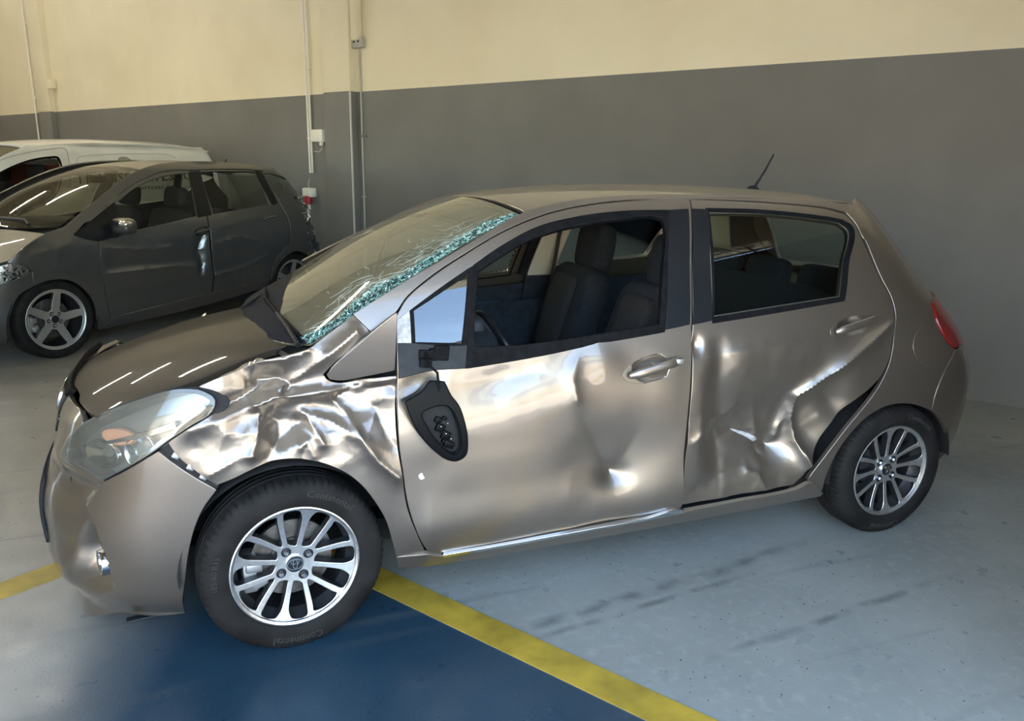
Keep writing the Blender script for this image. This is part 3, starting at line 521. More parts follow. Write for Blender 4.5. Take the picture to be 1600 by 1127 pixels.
def strip_mesh(name, A, B, m, parent=None, bulge=0., nb=6, out=None, mir=False):
    """ruled sheet between two curves, swelling by bulge towards out(mid) """
    n = len(A); V = []; F = []
    for i in range(n):
        a, b = Vector(A[i]), Vector(B[i]); o = Vector(out) if out is not None else Vector((0, 0, 1))
        for j in range(nb+1):
            t = j/nb; V.append(a.lerp(b, t)+o*bulge*4*t*(1-t))
    for i in range(n-1):
        for j in range(nb): q = (i*(nb+1)+j, i*(nb+1)+j+1, (i+1)*(nb+1)+j+1, (i+1)*(nb+1)+j); F.append(q)
    if mir: V = [Vector((q.x, -q.y, q.z)) for q in V]
    return mesh(name, V, F, m, parent)
def text_mesh(s, size, extr=.0015, font_bold=False):
    c = bpy.data.curves.new('txt', 'FONT'); c.body = s; c.size = size; c.extrude = extr; c.align_x = 'CENTER'; c.align_y = 'CENTER'; c.resolution_u = 2
    o = bpy.data.objects.new('txt', c); COL.objects.link(o); bpy.context.view_layer.update()
    me = bpy.data.meshes.new_from_object(o.evaluated_get(bpy.context.evaluated_depsgraph_get()))
    V = [v.co.copy() for v in me.vertices]; F = [tuple(p.vertices) for p in me.polygons]
    bpy.data.objects.remove(o); bpy.data.curves.remove(c); bpy.data.meshes.remove(me)
    return V, F

# ------------------------------------------------------------------ the garage
def setting(o): o['kind'] = 'structure'; return o
def gmesh(name, quads, m, parent=None):
    V = []; F = []
    for q in quads: F.append(tuple(range(len(V), len(V)+len(q)))); V += list(q)
    return mesh(name, V, F, m, parent, smooth=False)
def gbox(name, a0, a1, b0, b1, z0, z1, m, parent=None, bev=.0):
    bm = bmesh.new()
    bbox_bm(bm, G((a0+a1)/2, (b0+b1)/2, (z0+z1)/2), (abs(a1-a0), abs(b1-b0), abs(z1-z0)), bev, Matrix.Rotation(GROT, 3, 'Z'))
    return bm_obj(name, bm, m, parent)
# floor paint: worn blue grey epoxy, a deeper blue bay between the yellow lines, tyre marks and specks
FM = mat('painted garage floor', (.2, .24, .26), .35, spec=.5)
def floor_nodes():
    n, l, b = nodes(FM); ge = n.new('ShaderNodeNewGeometry')
    def nz(scale, det=5, dist=0.):
        k = n.new('ShaderNodeTexNoise'); k.inputs['Scale'].default_value = scale; k.inputs['Detail'].default_value = det; k.inputs['Distortion'].default_value = dist
        l.new(ge.outputs['Position'], k.inputs['Vector']); return k.outputs[0]
    def rng(s, a, b2, c=0., d=1.):
        k = n.new('ShaderNodeMapRange'); l.new(s, k.inputs[0]); k.inputs[1].default_value = a; k.inputs[2].default_value = b2; k.inputs[3].default_value = c; k.inputs[4].default_value = d; return k.outputs[0]
    def mth(op, a, b2=None):
        k = n.new('ShaderNodeMath'); k.operation = op
        for i, x in enumerate((a, b2)):
            if x is None: continue
            if isinstance(x, (int, float)): k.inputs[i].default_value = x
            else: l.new(x, k.inputs[i])
        return k.outputs[0]
    def mix(f, a, b2):
        k = n.new('ShaderNodeMix'); k.data_type = 'RGBA'
        if isinstance(f, (int, float)): k.inputs['Factor'].default_value = f
        else: l.new(f, k.inputs['Factor'])
        for nm, x in (('A', a), ('B', b2)):
            if isinstance(x, tuple): k.inputs[nm].default_value = (*x, 1)
            else: l.new(x, k.inputs[nm])
        return k.outputs['Result']
    def dotp(v, off):   # dot(position, v) - off
        k = n.new('ShaderNodeVectorMath'); k.operation = 'DOT_PRODUCT'; l.new(ge.outputs['Position'], k.inputs[0]); k.inputs[1].default_value = (*v, 0)
        return mth('SUBTRACT', k.outputs['Value'], off)
    base = mix(rng(nz(1.3, 6), .35, .68), (.262, .272, .248), (.345, .352, .318))
    base = mix(rng(nz(24, 4), .52, .72, 0, .5), base, (.40, .405, .37))
    # bay: a > yellow line side;  coordinates along the line normals
    da = dotp((EB.x, EB.y), BAY_B); db = dotp((EA.x, EA.y), BAY_A)
    bay = mth('MULTIPLY', rng(da, -.005, .005), rng(db, -.005, .005))
    # the bay colour shifts from blue to grey towards its left side
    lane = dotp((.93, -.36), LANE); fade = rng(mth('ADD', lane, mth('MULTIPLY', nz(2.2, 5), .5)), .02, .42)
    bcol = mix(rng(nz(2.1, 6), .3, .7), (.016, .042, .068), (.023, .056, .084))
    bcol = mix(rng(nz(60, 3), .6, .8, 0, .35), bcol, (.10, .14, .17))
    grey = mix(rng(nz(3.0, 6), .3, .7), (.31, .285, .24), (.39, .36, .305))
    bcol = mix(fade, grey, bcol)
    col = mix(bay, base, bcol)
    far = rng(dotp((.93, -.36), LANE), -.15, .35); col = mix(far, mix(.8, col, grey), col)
    # dark chips
    vo = n.new('ShaderNodeTexVoronoi'); vo.inputs['Scale'].default_value = 42; vo.inputs['Randomness'].default_value = 1; l.new(ge.outputs['Position'], vo.inputs['Vector'])
    wn_ = n.new('ShaderNodeTexWhiteNoise'); l.new(vo.outputs['Position'], wn_.inputs['Vector'])
    chip = mth('MULTIPLY', mth('LESS_THAN', vo.outputs['Distance'], rng(wn_.outputs[0], 0, 1, -.10, .16)), rng(nz(.9, 3), .36, .55))
    col = mix(mth('MULTIPLY', chip, .85), col, (.022, .024, .024))
    # tyre scuffs: dark streaks that sweep across the lane
    wv = n.new('ShaderNodeTexNoise'); mp = n.new('ShaderNodeMapping'); l.new(ge.outputs['Position'], mp.inputs[0]); mp.inputs['Rotation'].default_value = (0, 0, -.55); mp.inputs['Scale'].default_value = (.55, 9, 1)
    l.new(mp.outputs[0], wv.inputs['Vector']); wv.inputs['Scale'].default_value = 1.0; wv.inputs['Detail'].default_value = 3
    col = mix(mth('MULTIPLY', rng(wv.outputs[0], .60, .74, 0, .5), rng(nz(.7, 2), .4, .6)), col, (.07, .085, .09))
    # two long rubber arcs left by a turning wheel
    for (p0, p1, w) in (((.40, -1.00), (2.30, -.74), .018), ((.52, -1.06), (1.95, -.86), .010), ((1.15, -1.32), (2.6, -1.16), .012)):
        dx, dy = p1[0]-p0[0], p1[1]-p0[1]; L = math.hypot(dx, dy); nx, ny = -dy/L, dx/L
        dist = mth('ADD', dotp((nx, ny), nx*p0[0]+ny*p0[1]), mth('MULTIPLY', mth('SUBTRACT', nz(1.6, 2), .5), .10)); al = dotp((dx/L, dy/L), (dx*p0[0]+dy*p0[1])/L)
        f = mth('MULTIPLY', rng(mth('ABSOLUTE', dist), w*2.2, w*.4), mth('MULTIPLY', rng(al, 0, .3), rng(al, L, L-.5)))
        col = mix(mth('MULTIPLY', f, rng(nz(11, 5), .38, .62, .05, .5)), col, (.045, .055, .06))
    l.new(col, b.inputs['Base Color'])
    l.new(rng(nz(7, 6), .3, .7, .26, .48), b.inputs['Roughness'])
    bp = n.new('ShaderNodeBump'); bp.inputs['Strength'].default_value = .12; bp.inputs['Distance'].default_value = .004; l.new(nz(90, 3), bp.inputs['Height']); l.new(bp.outputs[0], b.inputs['Normal'])
# the two yellow lines (world metres): edges that bound the blue bay
LA0, LA1 = Vector((.317, -.522, 0)), Vector((.887, -1.489, 0))      # inner edge of the line that runs out to the right
LB0, LB1 = Vector((-.981, -.149, 0)), Vector((-.808, -.043, 0))     # inner edge of the cross line
def gab(p): d = p-W0; return d.dot(EA), d.dot(EB)
lb = (gab(LA0)[1]+gab(LA1)[1])/2; la = (gab(LB0)[0]+gab(LB1)[0])/2
BAY_B = EB.dot(W0)+lb; BAY_A = EA.dot(W0)+la; LANE = .93*(-.88)-.36*(-1.05)
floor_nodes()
RW = 1.35
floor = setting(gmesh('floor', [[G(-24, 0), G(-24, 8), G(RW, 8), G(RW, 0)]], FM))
YM = noise_mix(mat('yellow floor paint', (.5, .34, .04), .45), (.30, .205, .028), (.54, .365, .045), 7, 8, .3, .62)
YW = .128
gbox('line_marking', la-YW, 9, lb-YW, lb, 0.0005, .0025, YM, floor)
gbox('line_marking', la-YW, la, lb, 7.9, .0005, .0025, YM, floor)
# back wall: cream above, grey wainscot paint below (painted band with its own edge)
CW = noise_mix(mat('cream wall paint', (.6, .53, .38), .75), (.73, .67, .51), (.80, .75, .59), 1.2, 7, .3, .7, bump=.15)
GW = noise_mix(mat('grey wall paint', (.2, .2, .2), .6), (.150, .152, .149), (.180, .182, .177), 1.6, 7, .3, .7, bump=.2)
BH = 2.345
WH = 6.2
wall = setting(gmesh('wall_back', [[G(-24, 0, BH), G(1.35, 0, BH), G(1.35, 0, WH), G(-24, 0, WH)]], CW))
gbox('painted_band', -24, 1.35, -.1, .004, 0, BH, GW, wall)
def pillar(a0, a1, d):
    p = gbox('pillar', a0, a1, -.05, d, BH, WH, CW, wall, .012)
    gbox('painted_band', a0-.002, a1+.002, -.05, d+.002, 0, BH, GW, p, .012)
pillar(-6.81, -6.35, .10)
pillar(-14.3, -13.85, .10)
gbox('corner_bead', -6.362, -6.345, .09, .106, .75, BH, mat('chipped white corner bead', (.55, .55, .53), .6), wall)
gbox('cornice_pipe', -6.33, -6.22, .0, .10, BH+.52, WH, CW, wall, .03)
CEIL = noise_mix(mat('cream ceiling', (.56, .5, .38), .8), (.48, .42, .31), (.56, .49, .37), .8)
FB = 7.4; RW = 1.35; PB = 4.0
HD = 2.9; SLOT = 2.72; FL = -1.6
roof_ = setting(gbox('ceiling', -24, RW+.2, -.2, FB, WH, WH+.2, CEIL))
wr = setting(gbox('wall_right', RW, RW+.15, -.2, PB, 0, SLOT, GW))     # unseen partition shaped to darken the right corner, open strip over it, wall above
gbox('upper_wall', RW, RW+.2, -.2, PB, HD, WH, CW, wr); gbox('upper_wall', RW, RW+.15, -.2, 2.35, SLOT, HD, CW, wr); gbox('upper_wall', RW, RW+.2, PB, FB, 3.4, WH, CW, wr)
for i in range(4): gbox('grille_bar', RW+.06, RW+.08, 2.5+i*.4, 2.52+i*.4, SLOT, SLOT+.2, GW, wr)
for z in (.08, .18): gbox('grille_rail', RW+.06, RW+.08, 2.35, PB, SLOT+z, SLOT+z+.02, GW, wr)
setting(gbox('wall_left', -24.2, -24, -.2, FB, 0, WH, CW))
wf = setting(gbox('wall_front', -24, RW+.2, FB-.2, FB, HD, WH, CW)); gbox('lower_wall', -24, -10.5, FB-.2, FB, 0, HD, CW, wf); gbox('lower_wall', -8.9, FL, FB-.2, FB, 0, HD, CW, wf)   # unseen front wall, its two openings placed for the light they let in
# yard in front of the open side, with a sunlit block across it
YARD = noise_mix(mat('yard concrete', (.42, .39, .34), .8), (.50, .46, .40), (.60, .56, .49), .6)
setting(gmesh('ground', [[G(-40, 8, -.01), G(-40, 45, -.01), G(RW, 45, -.01), G(RW, 8, -.01)], [G(RW, -20, -.01), G(RW, 45, -.01), G(40, 45, -.01), G(40, -20, -.01)]], YARD))
HOUSE = noise_mix(mat('beige render', (.6, .5, .36), .85), (.55, .46, .33), (.64, .54, .40), .5)
DARK = mat('dark building trim', (.12, .12, .12), .7)  # even dark tone of parapets and windows
def block(label, a0, a1, b0, b1, h, n=4):
    root = empty('building', G((a0+a1)/2, (b0+b1)/2, 0), GROT, label=label, cat='building')
    def lb_(nm, x0, x1, y0, y1, z0, z1, m): return box(nm, ((x0+x1)/2, (y0+y1)/2, (z0+z1)/2), (x1-x0, y1-y0, z1-z0), m, root, .02)
    w, d = abs(a1-a0)/2, abs(b1-b0)/2
    lb_('wall', -w, w, -d, d, -.02, h, HOUSE); lb_('parapet', -w-.1, w+.1, -d-.1, d+.1, h, h+.35, DARK)
    for i in range(n):
        x = -w+(i+.5)*2*w/n; lb_('window', x-.7, x+.7, -d-.05, d+.05, h*.55, h*.55+1.3, DARK)
    return root
block('sunlit beige block across the yard, facing the open garage side', -14, 16, 24, 30, 5.0, 7)
block('beige block beside the garage, to its right across the yard', 13, 19, -16, 9, 6.5, 5)
# fluorescent battens under the ceiling
TUBE = mat('lit tube', (1, 1, 1), .5, emit=(1, .94, .80, 40))
for a, b, lbl in [(-9.6, 2.4, 'white fluorescent batten on the ceiling, over the white van'), (-13, 2.4, 'white fluorescent batten on the ceiling, short of the far pillar'), (-16.5, 2.4, 'white fluorescent batten on the ceiling, beyond the far pillar'), (-11, 5.2, 'white fluorescent batten on the ceiling, over the closed front wall'), (-15, 5.2, 'white fluorescent batten at the ceiling corner, farthest along the front wall')]:
    t = empty('ceiling_light', G(a, b, WH-.1), GROT, label=lbl, cat='light', group='ceiling battens')
    box('batten', (0, 0, .05), (.16, 1.6, .07), M['white_plastic'], t, .01)
    for s in (-.04, .04): tube('lamp_tube', [(s, -.75, -.01), (s, .75, -.01)], .018, TUBE, t, 8)

# ------------------------------------------------------------------ wheels (axis y, outer face towards -y)
class Dish:
    """wheel face: u, v are x and z in the wheel plane, y follows a shallow dish"""
    def __init__(s, y0, k, R): s.y0, s.k, s.R = y0, k, R
    def __call__(s, u, v):
        u = np.asarray(u, float); v = np.asarray(v, float); r2 = (u*u+v*v)/s.R**2
        return np.stack([u+0*v, -(s.y0+s.k*r2), v+0*u], -1)
def arcpts(f, r0, r1, n): return [f(r) for r in np.linspace(r0, r1, n)]
def pol(r, a): return (r*math.cos(a), r*math.sin(a))
def windows_hatch(R):
    """the twelve openings between four forked and eight curved spokes"""
    s = R/.19; out = []
    hy = Spl([(.05, .009), (.08, .0068), (.12, .0072), (.15, .0092), (.172, .016), (.19, .032)])
    ca = Spl([(.05, 36), (.07, 36), (.10, 33), (.14, 30), (.19, 27)]); hc = Spl([(.05, .007), (.10, .0066), (.19, .0088)])
    for q in range(4):
        b = math.radians(75+90*q)
        for sg in (1, -1):
            e1 = lambda r: pol(r*s, b+sg*(hy(r)/r)); e2 = lambda r: pol(r*s, b+sg*(math.radians(ca(r))-hc(r)/r))
            A = arcpts(e1, .060, .172, 8); B = arcpts(e2, .074, .181, 8)
            top = [pol(.187*s, b+sg*(float(hy(.178))/.178+.03)), pol(.189*s, b+sg*(math.radians(ca(.18))-.08))]
            L = A+top+B[::-1]
            out.append(L if sg > 0 else L[::-1])
        e1 = lambda r: pol(r*s, b+math.radians(ca(r))+hc(r)/r); e2 = lambda r: pol(r*s, b+PI/2-math.radians(ca(r))-hc(r)/r)
        A = arcpts(e1, .084, .182, 7); B = arcpts(e2, .084, .182, 7)
        out.append(A+[pol(.189*s, b+math.radians(37)), pol(.190*s, b+PI/4), pol(.189*s, b+math.radians(53))]+B[::-1]+[pol(.074*s, b+PI/4)])
    return out
def windows_five(R):
    s = R/.225; out = []
    for q in range(5):
        b = math.radians(80+72*q)
        e1 = lambda r: pol(r*s, b+float(np.interp(r, [.06, .12, .2, .22], [.030, .030, .0255, .025]))/r)
        e2 = lambda r: pol(r*s, b+2*PI/5-float(np.interp(r, [.06, .12, .2, .22], [.030, .030, .0255, .025]))/r)
        A = arcpts(e1, .085, .206, 6); B = arcpts(e2, .085, .206, 6)
        top = [pol(.213*s, b+t) for t in np.linspace(.20, 2*PI/5-.20, 6)]
        out.append(A+top+B[::-1]+[pol(.074*s, b+PI/5)])
    return out
def ellipse_ring(cx, cz, rx, rz, w, y0, th, ang=0., n=28):
    V = []; F = []
    for k in range(n):
        a = 2*PI*k/n
        for (e, y) in ((0, y0), (0, y0-th), (w, y0-th), (w, y0)):
            x, z = (rx+e)*math.cos(a), (rz+e)*math.sin(a); V.append((cx+x*math.cos(ang)-z*math.sin(ang), y, cz+x*math.sin(ang)+z*math.cos(ang)))
    for k in range(n):
        j = (k+1) % n
        for i in range(4): F.append((k*4+i, k*4+(i+1) % 4, j*4+(i+1) % 4, j*4+i))
    return V, F
def make_wheel(parent, R, W, Rr, style, loc, rz, disc=True, letters=(), rot=0., detail=True, face=None, pocket=None, emblem=True):
    """R tyre radius, W width, Rr visible rim radius"""
    face = face or M['alloy']; pocket = pocket or M['alloy_dark']
    hw = W/2
    # rim face with its openings, lip and barrel: the wheel's own mesh
    S = Dish(hw-.040, .022, Rr)
    circ = [pol(Rr-.010, a) for a in np.linspace(0, 2*PI, 97)[:-1]]
    wins = windows_hatch(Rr-.014) if style == 'hatch' else windows_five(Rr-.012)
    ca, sa = math.cos(rot), math.sin(rot); wins = [[(x*ca-z*sa, x*sa+z*ca) for x, z in L] for L in wins]
    V, N, F, fm = panel_data(S, circ, wins, res=.011 if detail else .02, th=.034, r=.0022, su=1., bres=.006 if detail else .011)
    wheel = mesh('wheel', V, F, [face, pocket], parent, nrm=N, fm=fm, loc=loc, rot=(0, 0, rz))
    lathe('rim_lip', [(Rr-.013, -(hw-.022)), (Rr-.011, -(hw-.014)), (Rr-.004, -(hw-.010)), (Rr+.002, -(hw-.012)), (Rr+.003, -(hw-.022)), (Rr-.006, -(hw-.03))], face, wheel, 72)
    lathe('barrel', [(Rr-.012, -(hw-.02)), (Rr-.016, -(hw-.05)), (Rr-.03, -.02), (Rr-.03, hw-.01)], pocket, wheel, 48)
    # tyre with shoulder blocks
    sw = R-Rr
    prof = [(Rr-.004, -(hw-.016)), (Rr+.004, -(hw-.007)), (Rr+.018, -(hw-.002)), (Rr+sw*.42, -hw), (Rr+sw*.66, -(hw-.003)), (R-.018, -(hw-.010)), (R-.0095, -(hw-.017)), (R-.004, -(hw-.027)), (R-.0015, -(hw-.042))]
    for g in (-.028, 0., .028):
        prof += [(R, g-.006), (R-.007, g-.004), (R-.007, g+.004), (R, g+.006)]
    prof += [(R-.0015, hw-.042), (R-.004, hw-.027), (R-.012, hw-.012), (R-.03, hw-.004), (Rr+.02, hw-.002), (Rr-.004, hw-.016)]
    seg = 288 if detail else 96; per = 4
    def rf(k, i, r, y):
        if detail and k % per == 0 and 5 <= i <= 8: return r-(.0045 if i > 5 else .002)
        return r
    lathe('tyre', prof, M['tyre'], wheel, seg, rf=rf, auto=28)
    if disc:
        lathe('brake_disc', [(.03, -.012), (.07, -.012), (.072, -.004), (Rr*.64, -.004), (Rr*.64, .012), (.06, .012)], M['steel'], wheel, 48)
        bm = bmesh.new()
        for a in (178, 205): bbox_bm(bm, (Rr*.60*math.cos(math.radians(a)), -.012, Rr*.60*math.sin(math.radians(a))), (.052, .05, .040), .006, Matrix.Rotation(-math.radians(a), 3, 'Y'))
        bbox_bm(bm, (-Rr*.66, .01, -.025), (.045, .07, .13), .008)
        bm_obj('brake_caliper', bm, M['alloy_dull'], wheel)
    else: lathe('brake_drum', [(.02, -.02), (.10, -.02), (.108, -.01), (.108, .05)], M['under'], wheel, 36)
    nl = 4 if style == 'hatch' else 5
    yl = float(S(.052, 0)[1])
    for q in range(nl):
        a = rot+(math.radians(120+90*q) if nl == 4 else math.radians(80+36+72*q)); rr = .0515*Rr/.204 if nl == 4 else .052
        cx, cz = rr*math.cos(a), rr*math.sin(a)
        lathe('lug_recess', [(.0005, yl-.0012), (.0155, yl-.0012), (.0172, yl+.0006)], M['emblem_black'], wheel, 20, loc=(cx, 0, cz))
        lathe('lug_nut', [(.0005, yl-.012), (.006, yl-.012), (.0088, yl-.009), (.0092, yl)], M['chrome'], wheel, 6 if nl == 4 else 10, auto=20, loc=(cx, 0, cz))
    yc = float(S(.0, 0)[1]); rc = .029*Rr/.204
    cap = lathe('centre_cap', [(.0005, yc-.007), (rc*.9, yc-.0065), (rc, yc-.003), (rc, yc+.003)], M['emblem_black'], wheel, 32)
    if emblem:
        s = rc/.029; parts = [ellipse_ring(0, 0, .0235*s, .0175*s, .0022*s, yc-.007, .0018), ellipse_ring(0, .0085*s, .0125*s, .0065*s, .0022*s, yc-.007, .0018), ellipse_ring(0, .0*s, .0055*s, .015*s, .0022*s, yc-.007, .0018)]
        Va, Fa = [], []
        for v, f in parts: o = len(Va); Va += v; Fa += [tuple(i+o for i in q) for q in f]
        mesh('emblem', Va, Fa, M['chrome'], wheel, auto=30)
        lathe('cap_ring', [(rc*.93, yc-.0078), (rc*1.0, yc-.0078), (rc*1.03, yc-.004), (rc*1.03, yc)], M['alloy'], wheel, 32)
    else: lathe('cap_ring', [(rc*.9, yc-.0075), (rc*1.05, yc-.0075), (rc*1.1, yc)], M['alloy_dull'], wheel, 28)
    for (s, size, rad, adeg, flip) in letters:   # raised sidewall lettering bent round the tyre
        V2, F2 = text_mesh(s, size, .0011); out = []
        for p in V2:
            r = rad+p.y*(1 if not flip else 1); a = math.radians(adeg)-p.x/rad
            out.append((r*math.cos(a), -(hw+.0006)-p.z, r*math.sin(a)))
        mesh('sidewall_lettering', out, F2, M['tyre_letter'], wheel, smooth=False)
    return wheel
M['tyre_letter'] = mat('raised tyre lettering', (.026, .0245, .023), .7)

# ------------------------------------------------------------------ the dented hatchback
car = empty('hatchback_car', (0, 0, 0), 0, label='bronze grey five-door hatchback with a crumpled flank and shattered windscreen, in front', cat='car')
SD = Y['side']; MB = M['bronze']
# --- dents: how far the metal of the flank moved in or out, in metres
def gau(u, v, c, ru, rv, ang=0.):
    du, dv = u-c[0], v-c[1]; ca, sa = math.cos(ang), math.sin(ang); a, b = du*ca+dv*sa, -du*sa+dv*ca
    return np.exp(-(a/ru)**2-(b/rv)**2)
def crease(u, v, key, w, fade=0.):
    d, t = seg_dist(u, v, TY['d_'+key]); k = np.exp(-np.sqrt((d/w)**2+.04)+.2)
    return k*(1-fade*t)
def cpt(k): return TY['d_'+k][0]
def vnoise(u, v, s, seed=0):
    """smooth value noise"""
    x, y = np.asarray(u)*s+seed*13.7, np.asarray(v)*s+seed*7.3; xi, yi = np.floor(x), np.floor(y); fx, fy = x-xi, y-yi
    h = lambda a, b: np.modf(np.abs(np.sin(a*127.1+b*311.7+seed*74.7)*43758.5453))[0]
    sx, sy = fx*fx*fx*(fx*(fx*6-15)+10), fy*fy*fy*(fy*(fy*6-15)+10)
    return (h(xi, yi)*(1-sx)+h(xi+1, yi)*sx)*(1-sy)+(h(xi, yi+1)*(1-sx)+h(xi+1, yi+1)*sx)*sy-.5
def worley(u, v, s, seed=0):
    """distance to the nearest of scattered points: flat facets that meet in sharp creases"""
    x, y = np.asarray(u)*s+seed*5.1, np.asarray(v)*s*1.25+seed*3.7; xi, yi = np.floor(x), np.floor(y); best = np.full(x.shape, 4.)
    h = lambda a, b, k: np.modf(np.abs(np.sin(a*127.1+b*311.7+k*74.7+seed)*43758.5453))[0]
    for i in (-1, 0, 1):
        for j in (-1, 0, 1): best = np.minimum(best, np.hypot(xi+i+.1+.8*h(xi+i, yi+j, 1)-x, yi+j+.1+.8*h(xi+i, yi+j, 2)-y))
    return best-.45
def disp_door(u, v):
    u, v = np.broadcast_arrays(np.asarray(u, float), np.asarray(v, float)); d = np.zeros(u.shape)
    belt = np.clip((v-.86)/.10, 0, 1); low = 1-belt*belt*(3-2*belt)
    p = cpt('pit_door'); k = cpt('peak_door')
    d -= .030*gau(u, v, (p[0]-.02, p[1]+.06), .22, .20)
    d -= .016*gau(u, v, p, .055, .04)
    d += .012*crease(u, v, 'ridge_door', .03)*low
    d -= .012*crease(u, v, 'v1', .03, .6)+.007*crease(u, v, 'v2', .035, .7)+.006*crease(u, v, 'v3', .06, .8)
    d -= .018*gau(u, v, (k[0]-.28, k[1]-.06), .20, .07, .35)*low
    d += .008*gau(u, v, (k[0]+.08, k[1]-.04), .07, .06)
    d += .017*np.exp(-((v-.37)/.125)**2)*np.clip((u-.32)/.12, 0, 1)   # the skirt that flares out over the sill
    m = cpt('mirror_dent'); d -= .02*gau(u, v, m, .07, .06)*low
    d += .004*vnoise(u, v, 9, 3)*low+.0015*vnoise(u, v, 25, 5)*low*gau(u, v, (k[0]-.3, k[1]-.05), .35, .15)
    return d
def disp_rdoor(u, v):
    u, v = np.broadcast_arrays(np.asarray(u, float), np.asarray(v, float)); d = np.zeros(u.shape)
    belt = np.clip((v-.90)/.08, 0, 1); low = 1-belt*belt*(3-2*belt)
    p = cpt('rd_pit')
    sm = lambda a, b, t: (lambda q: q*q*(3-2*q))(np.clip((t-a)/(b-a), 0, 1))
    d -= (.090*sm(.90, .56, v)-.065*sm(.55, .37, v)-.025*sm(.40, .29, v))*sm(1.47, 1.62, u)*sm(2.20, 1.90, u)
    d -= .022*gau(u, v, p, .07, .06)
    for k, a, w, f in (('rd_c1', -.014, .03, .5), ('rd_c2', .010, .02, .5), ('rd_c3', -.010, .022, .5), ('rd_c4', .013, .035, .9), ('rd_c5', .012, .025, .3), ('rd_c6', .014, .022, .4), ('rd_c7', .010, .02, .4), ('rd_c8', .008, .02, .3), ('rd_low', -.010, .03, .3), ('rd_hand', .006, .03, .3)):
        d += a*crease(u, v, k, w, f)*low
    # the folded lip: ridge with the flap behind it pushed in
    dd, t = seg_dist(u, v, TY['d_rd_fold']); d += .030*np.exp(-np.sqrt((dd/.022)**2+.04)+.2)*low
    x = cpt('rd_front'); d -= .016*gau(u, v, x, .025, .03)
    d -= .02*gau(u, v, (x[0]+.10, x[1]-.16), .05, .20)*low
    fl = TY['d_rd_flat'][2]; d -= .035*gau(u, v, (fl[0]+.10, fl[1]-.05), .07, .12, .6)*low
    d += (.018*worley(u, v, 5.0, 8)*gau(u, v, (p[0], p[1]+.05), .3, .26)+.004*vnoise(u, v, 11, 2)+.002*vnoise(u, v, 27, 4))*low
    return d
def disp_fender(u, v):
    u, v = np.broadcast_arrays(np.asarray(u, float), np.asarray(v, float)); d = np.zeros(u.shape)
    c = cpt('f5'); g = gau(u, v, (c[0]+.02, c[1]+.02), .34, .15)
    g2 = np.clip((v-.62)/.06, 0, 1)
    d -= .05*gau(u, v, (c[0]+.06, c[1]+.03), .28, .12)
    for k, a, w, f in (('f1', .030, .022, 0), ('f2', .016, .03, 0), ('f3', .020, .018, .3), ('f4', -.022, .03, .3), ('f5', .024, .02, .3), ('f6', -.016, .03, 0), ('f7', .022, .022, .2), ('f8', .016, .02, .4), ('f9', -.024, .018, 0), ('f10', .020, .02, 0), ('f11', .024, .024, .2), ('f12', -.018, .03, .2), ('f14', .014, .018, .3), ('f15', -.026, .022, 0), ('f16', -.020, .02, 0)):
        d += a*crease(u, v, k, w, f)
    d += .010*crease(u, v, 'f13', .02)
    d += .017*np.exp(-((v-.37)/.125)**2)*np.clip((u-.32)/.12, 0, 1)
    act = np.clip(g*1.6+.10, 0, 1)*np.clip((v-.5)/.12, .12, 1)
    d += act*(.030*worley(u, v, 5.5, 3)+.006*worley(u, v, 13, 5)+.012*vnoise(u, v, 6, 1))
    return d
FOG = TY['fog']
def disp_bumper(u, v):
    u, v = np.broadcast_arrays(np.asarray(u, float), np.asarray(v, float))
    s = poly_sdist(u, v, FOG); L = [(q[0], q[1]) for q in FOG[:4]]
    dd, _ = seg_dist(u, v, L)
    sm = lambda t: (lambda q: q*q*(3-2*q))(np.clip(t, 0, 1))
    db, _ = seg_dist(u, v, [(q[0], q[1]) for q in list(FOG[3:])+[FOG[0]]])
    R_ = TY['nose_ridge']; du = np.interp(v, [q[1] for q in R_[::-1]], [q[0] for q in R_[::-1]])-u
    t = np.clip(du, 0, 9)/.085
    scoop = -.044*t*np.exp(1-t)*sm((v-.26)/.10)*sm((.625-v)/.06)*sm(t*4)
    return scoop-.085*sm(-s/.012)*np.exp(-(dd/.15)**2)*sm(db/.07)
BLK = M['under']
def both_sides(name, key, mats, disp=None, parent=car, holes=(), **k):
    o = panel(name, SD, TY[key], mats, parent, holes=[TY[h] for h in holes], disp=disp, **k)
    p2 = k.pop('far_parent', parent)
    return o
def pan(name, key, mats, parent=car, holes=(), S=SD, **k): return panel(name, S, TY[key], mats, parent, holes=[TY[h] for h in holes], **k)
# --- near flank
OV = {}
for key in ('h_front_oval', 'h_rear_oval'):
    L = TY[key]; us = [q[0] for q in L]; vs = [q[1] for q in L]; w, h = max(us)-min(us), max(vs)-min(vs); cu, cv = (max(us)+min(us))/2, (max(vs)+min(vs))/2
    OV[key] = ([(cu+w/2*math.cos(a), cv+h*.43*math.sin(a)+.018*math.cos(a)) for a in np.linspace(0, 2*PI, 33)[:-1]], cu, cv, w, h); TY[key+'_hole'] = [(cu+(a-cu)*1.02, cv+(b-cv)*1.04) for a, b in OV[key][0]]
fender = pan('front_fender', 'fender', MB, res=.0085, disp=disp_fender, th=.02, bres=.008); fender['label'] = 'badly crumpled front fender with bright creases'
sail = pan('pillar_panel', 'sail_panel', MB, res=.03, off=.004, th=.012, disp=lambda u, v: .55*(v-.97))
door = pan('front_door', 'front_door', [MB, MB], holes=('door_opening', 'door_front_glass', 'h_front_oval_hole'), res=.012, disp=disp_door, bres=.012); door['label'] = 'dented front door with its window glass gone'
pan('window_seal', 'window_seal', M['rubber'], door, holes=('door_opening',), res=.03, off=.003, th=.02, r=.004)
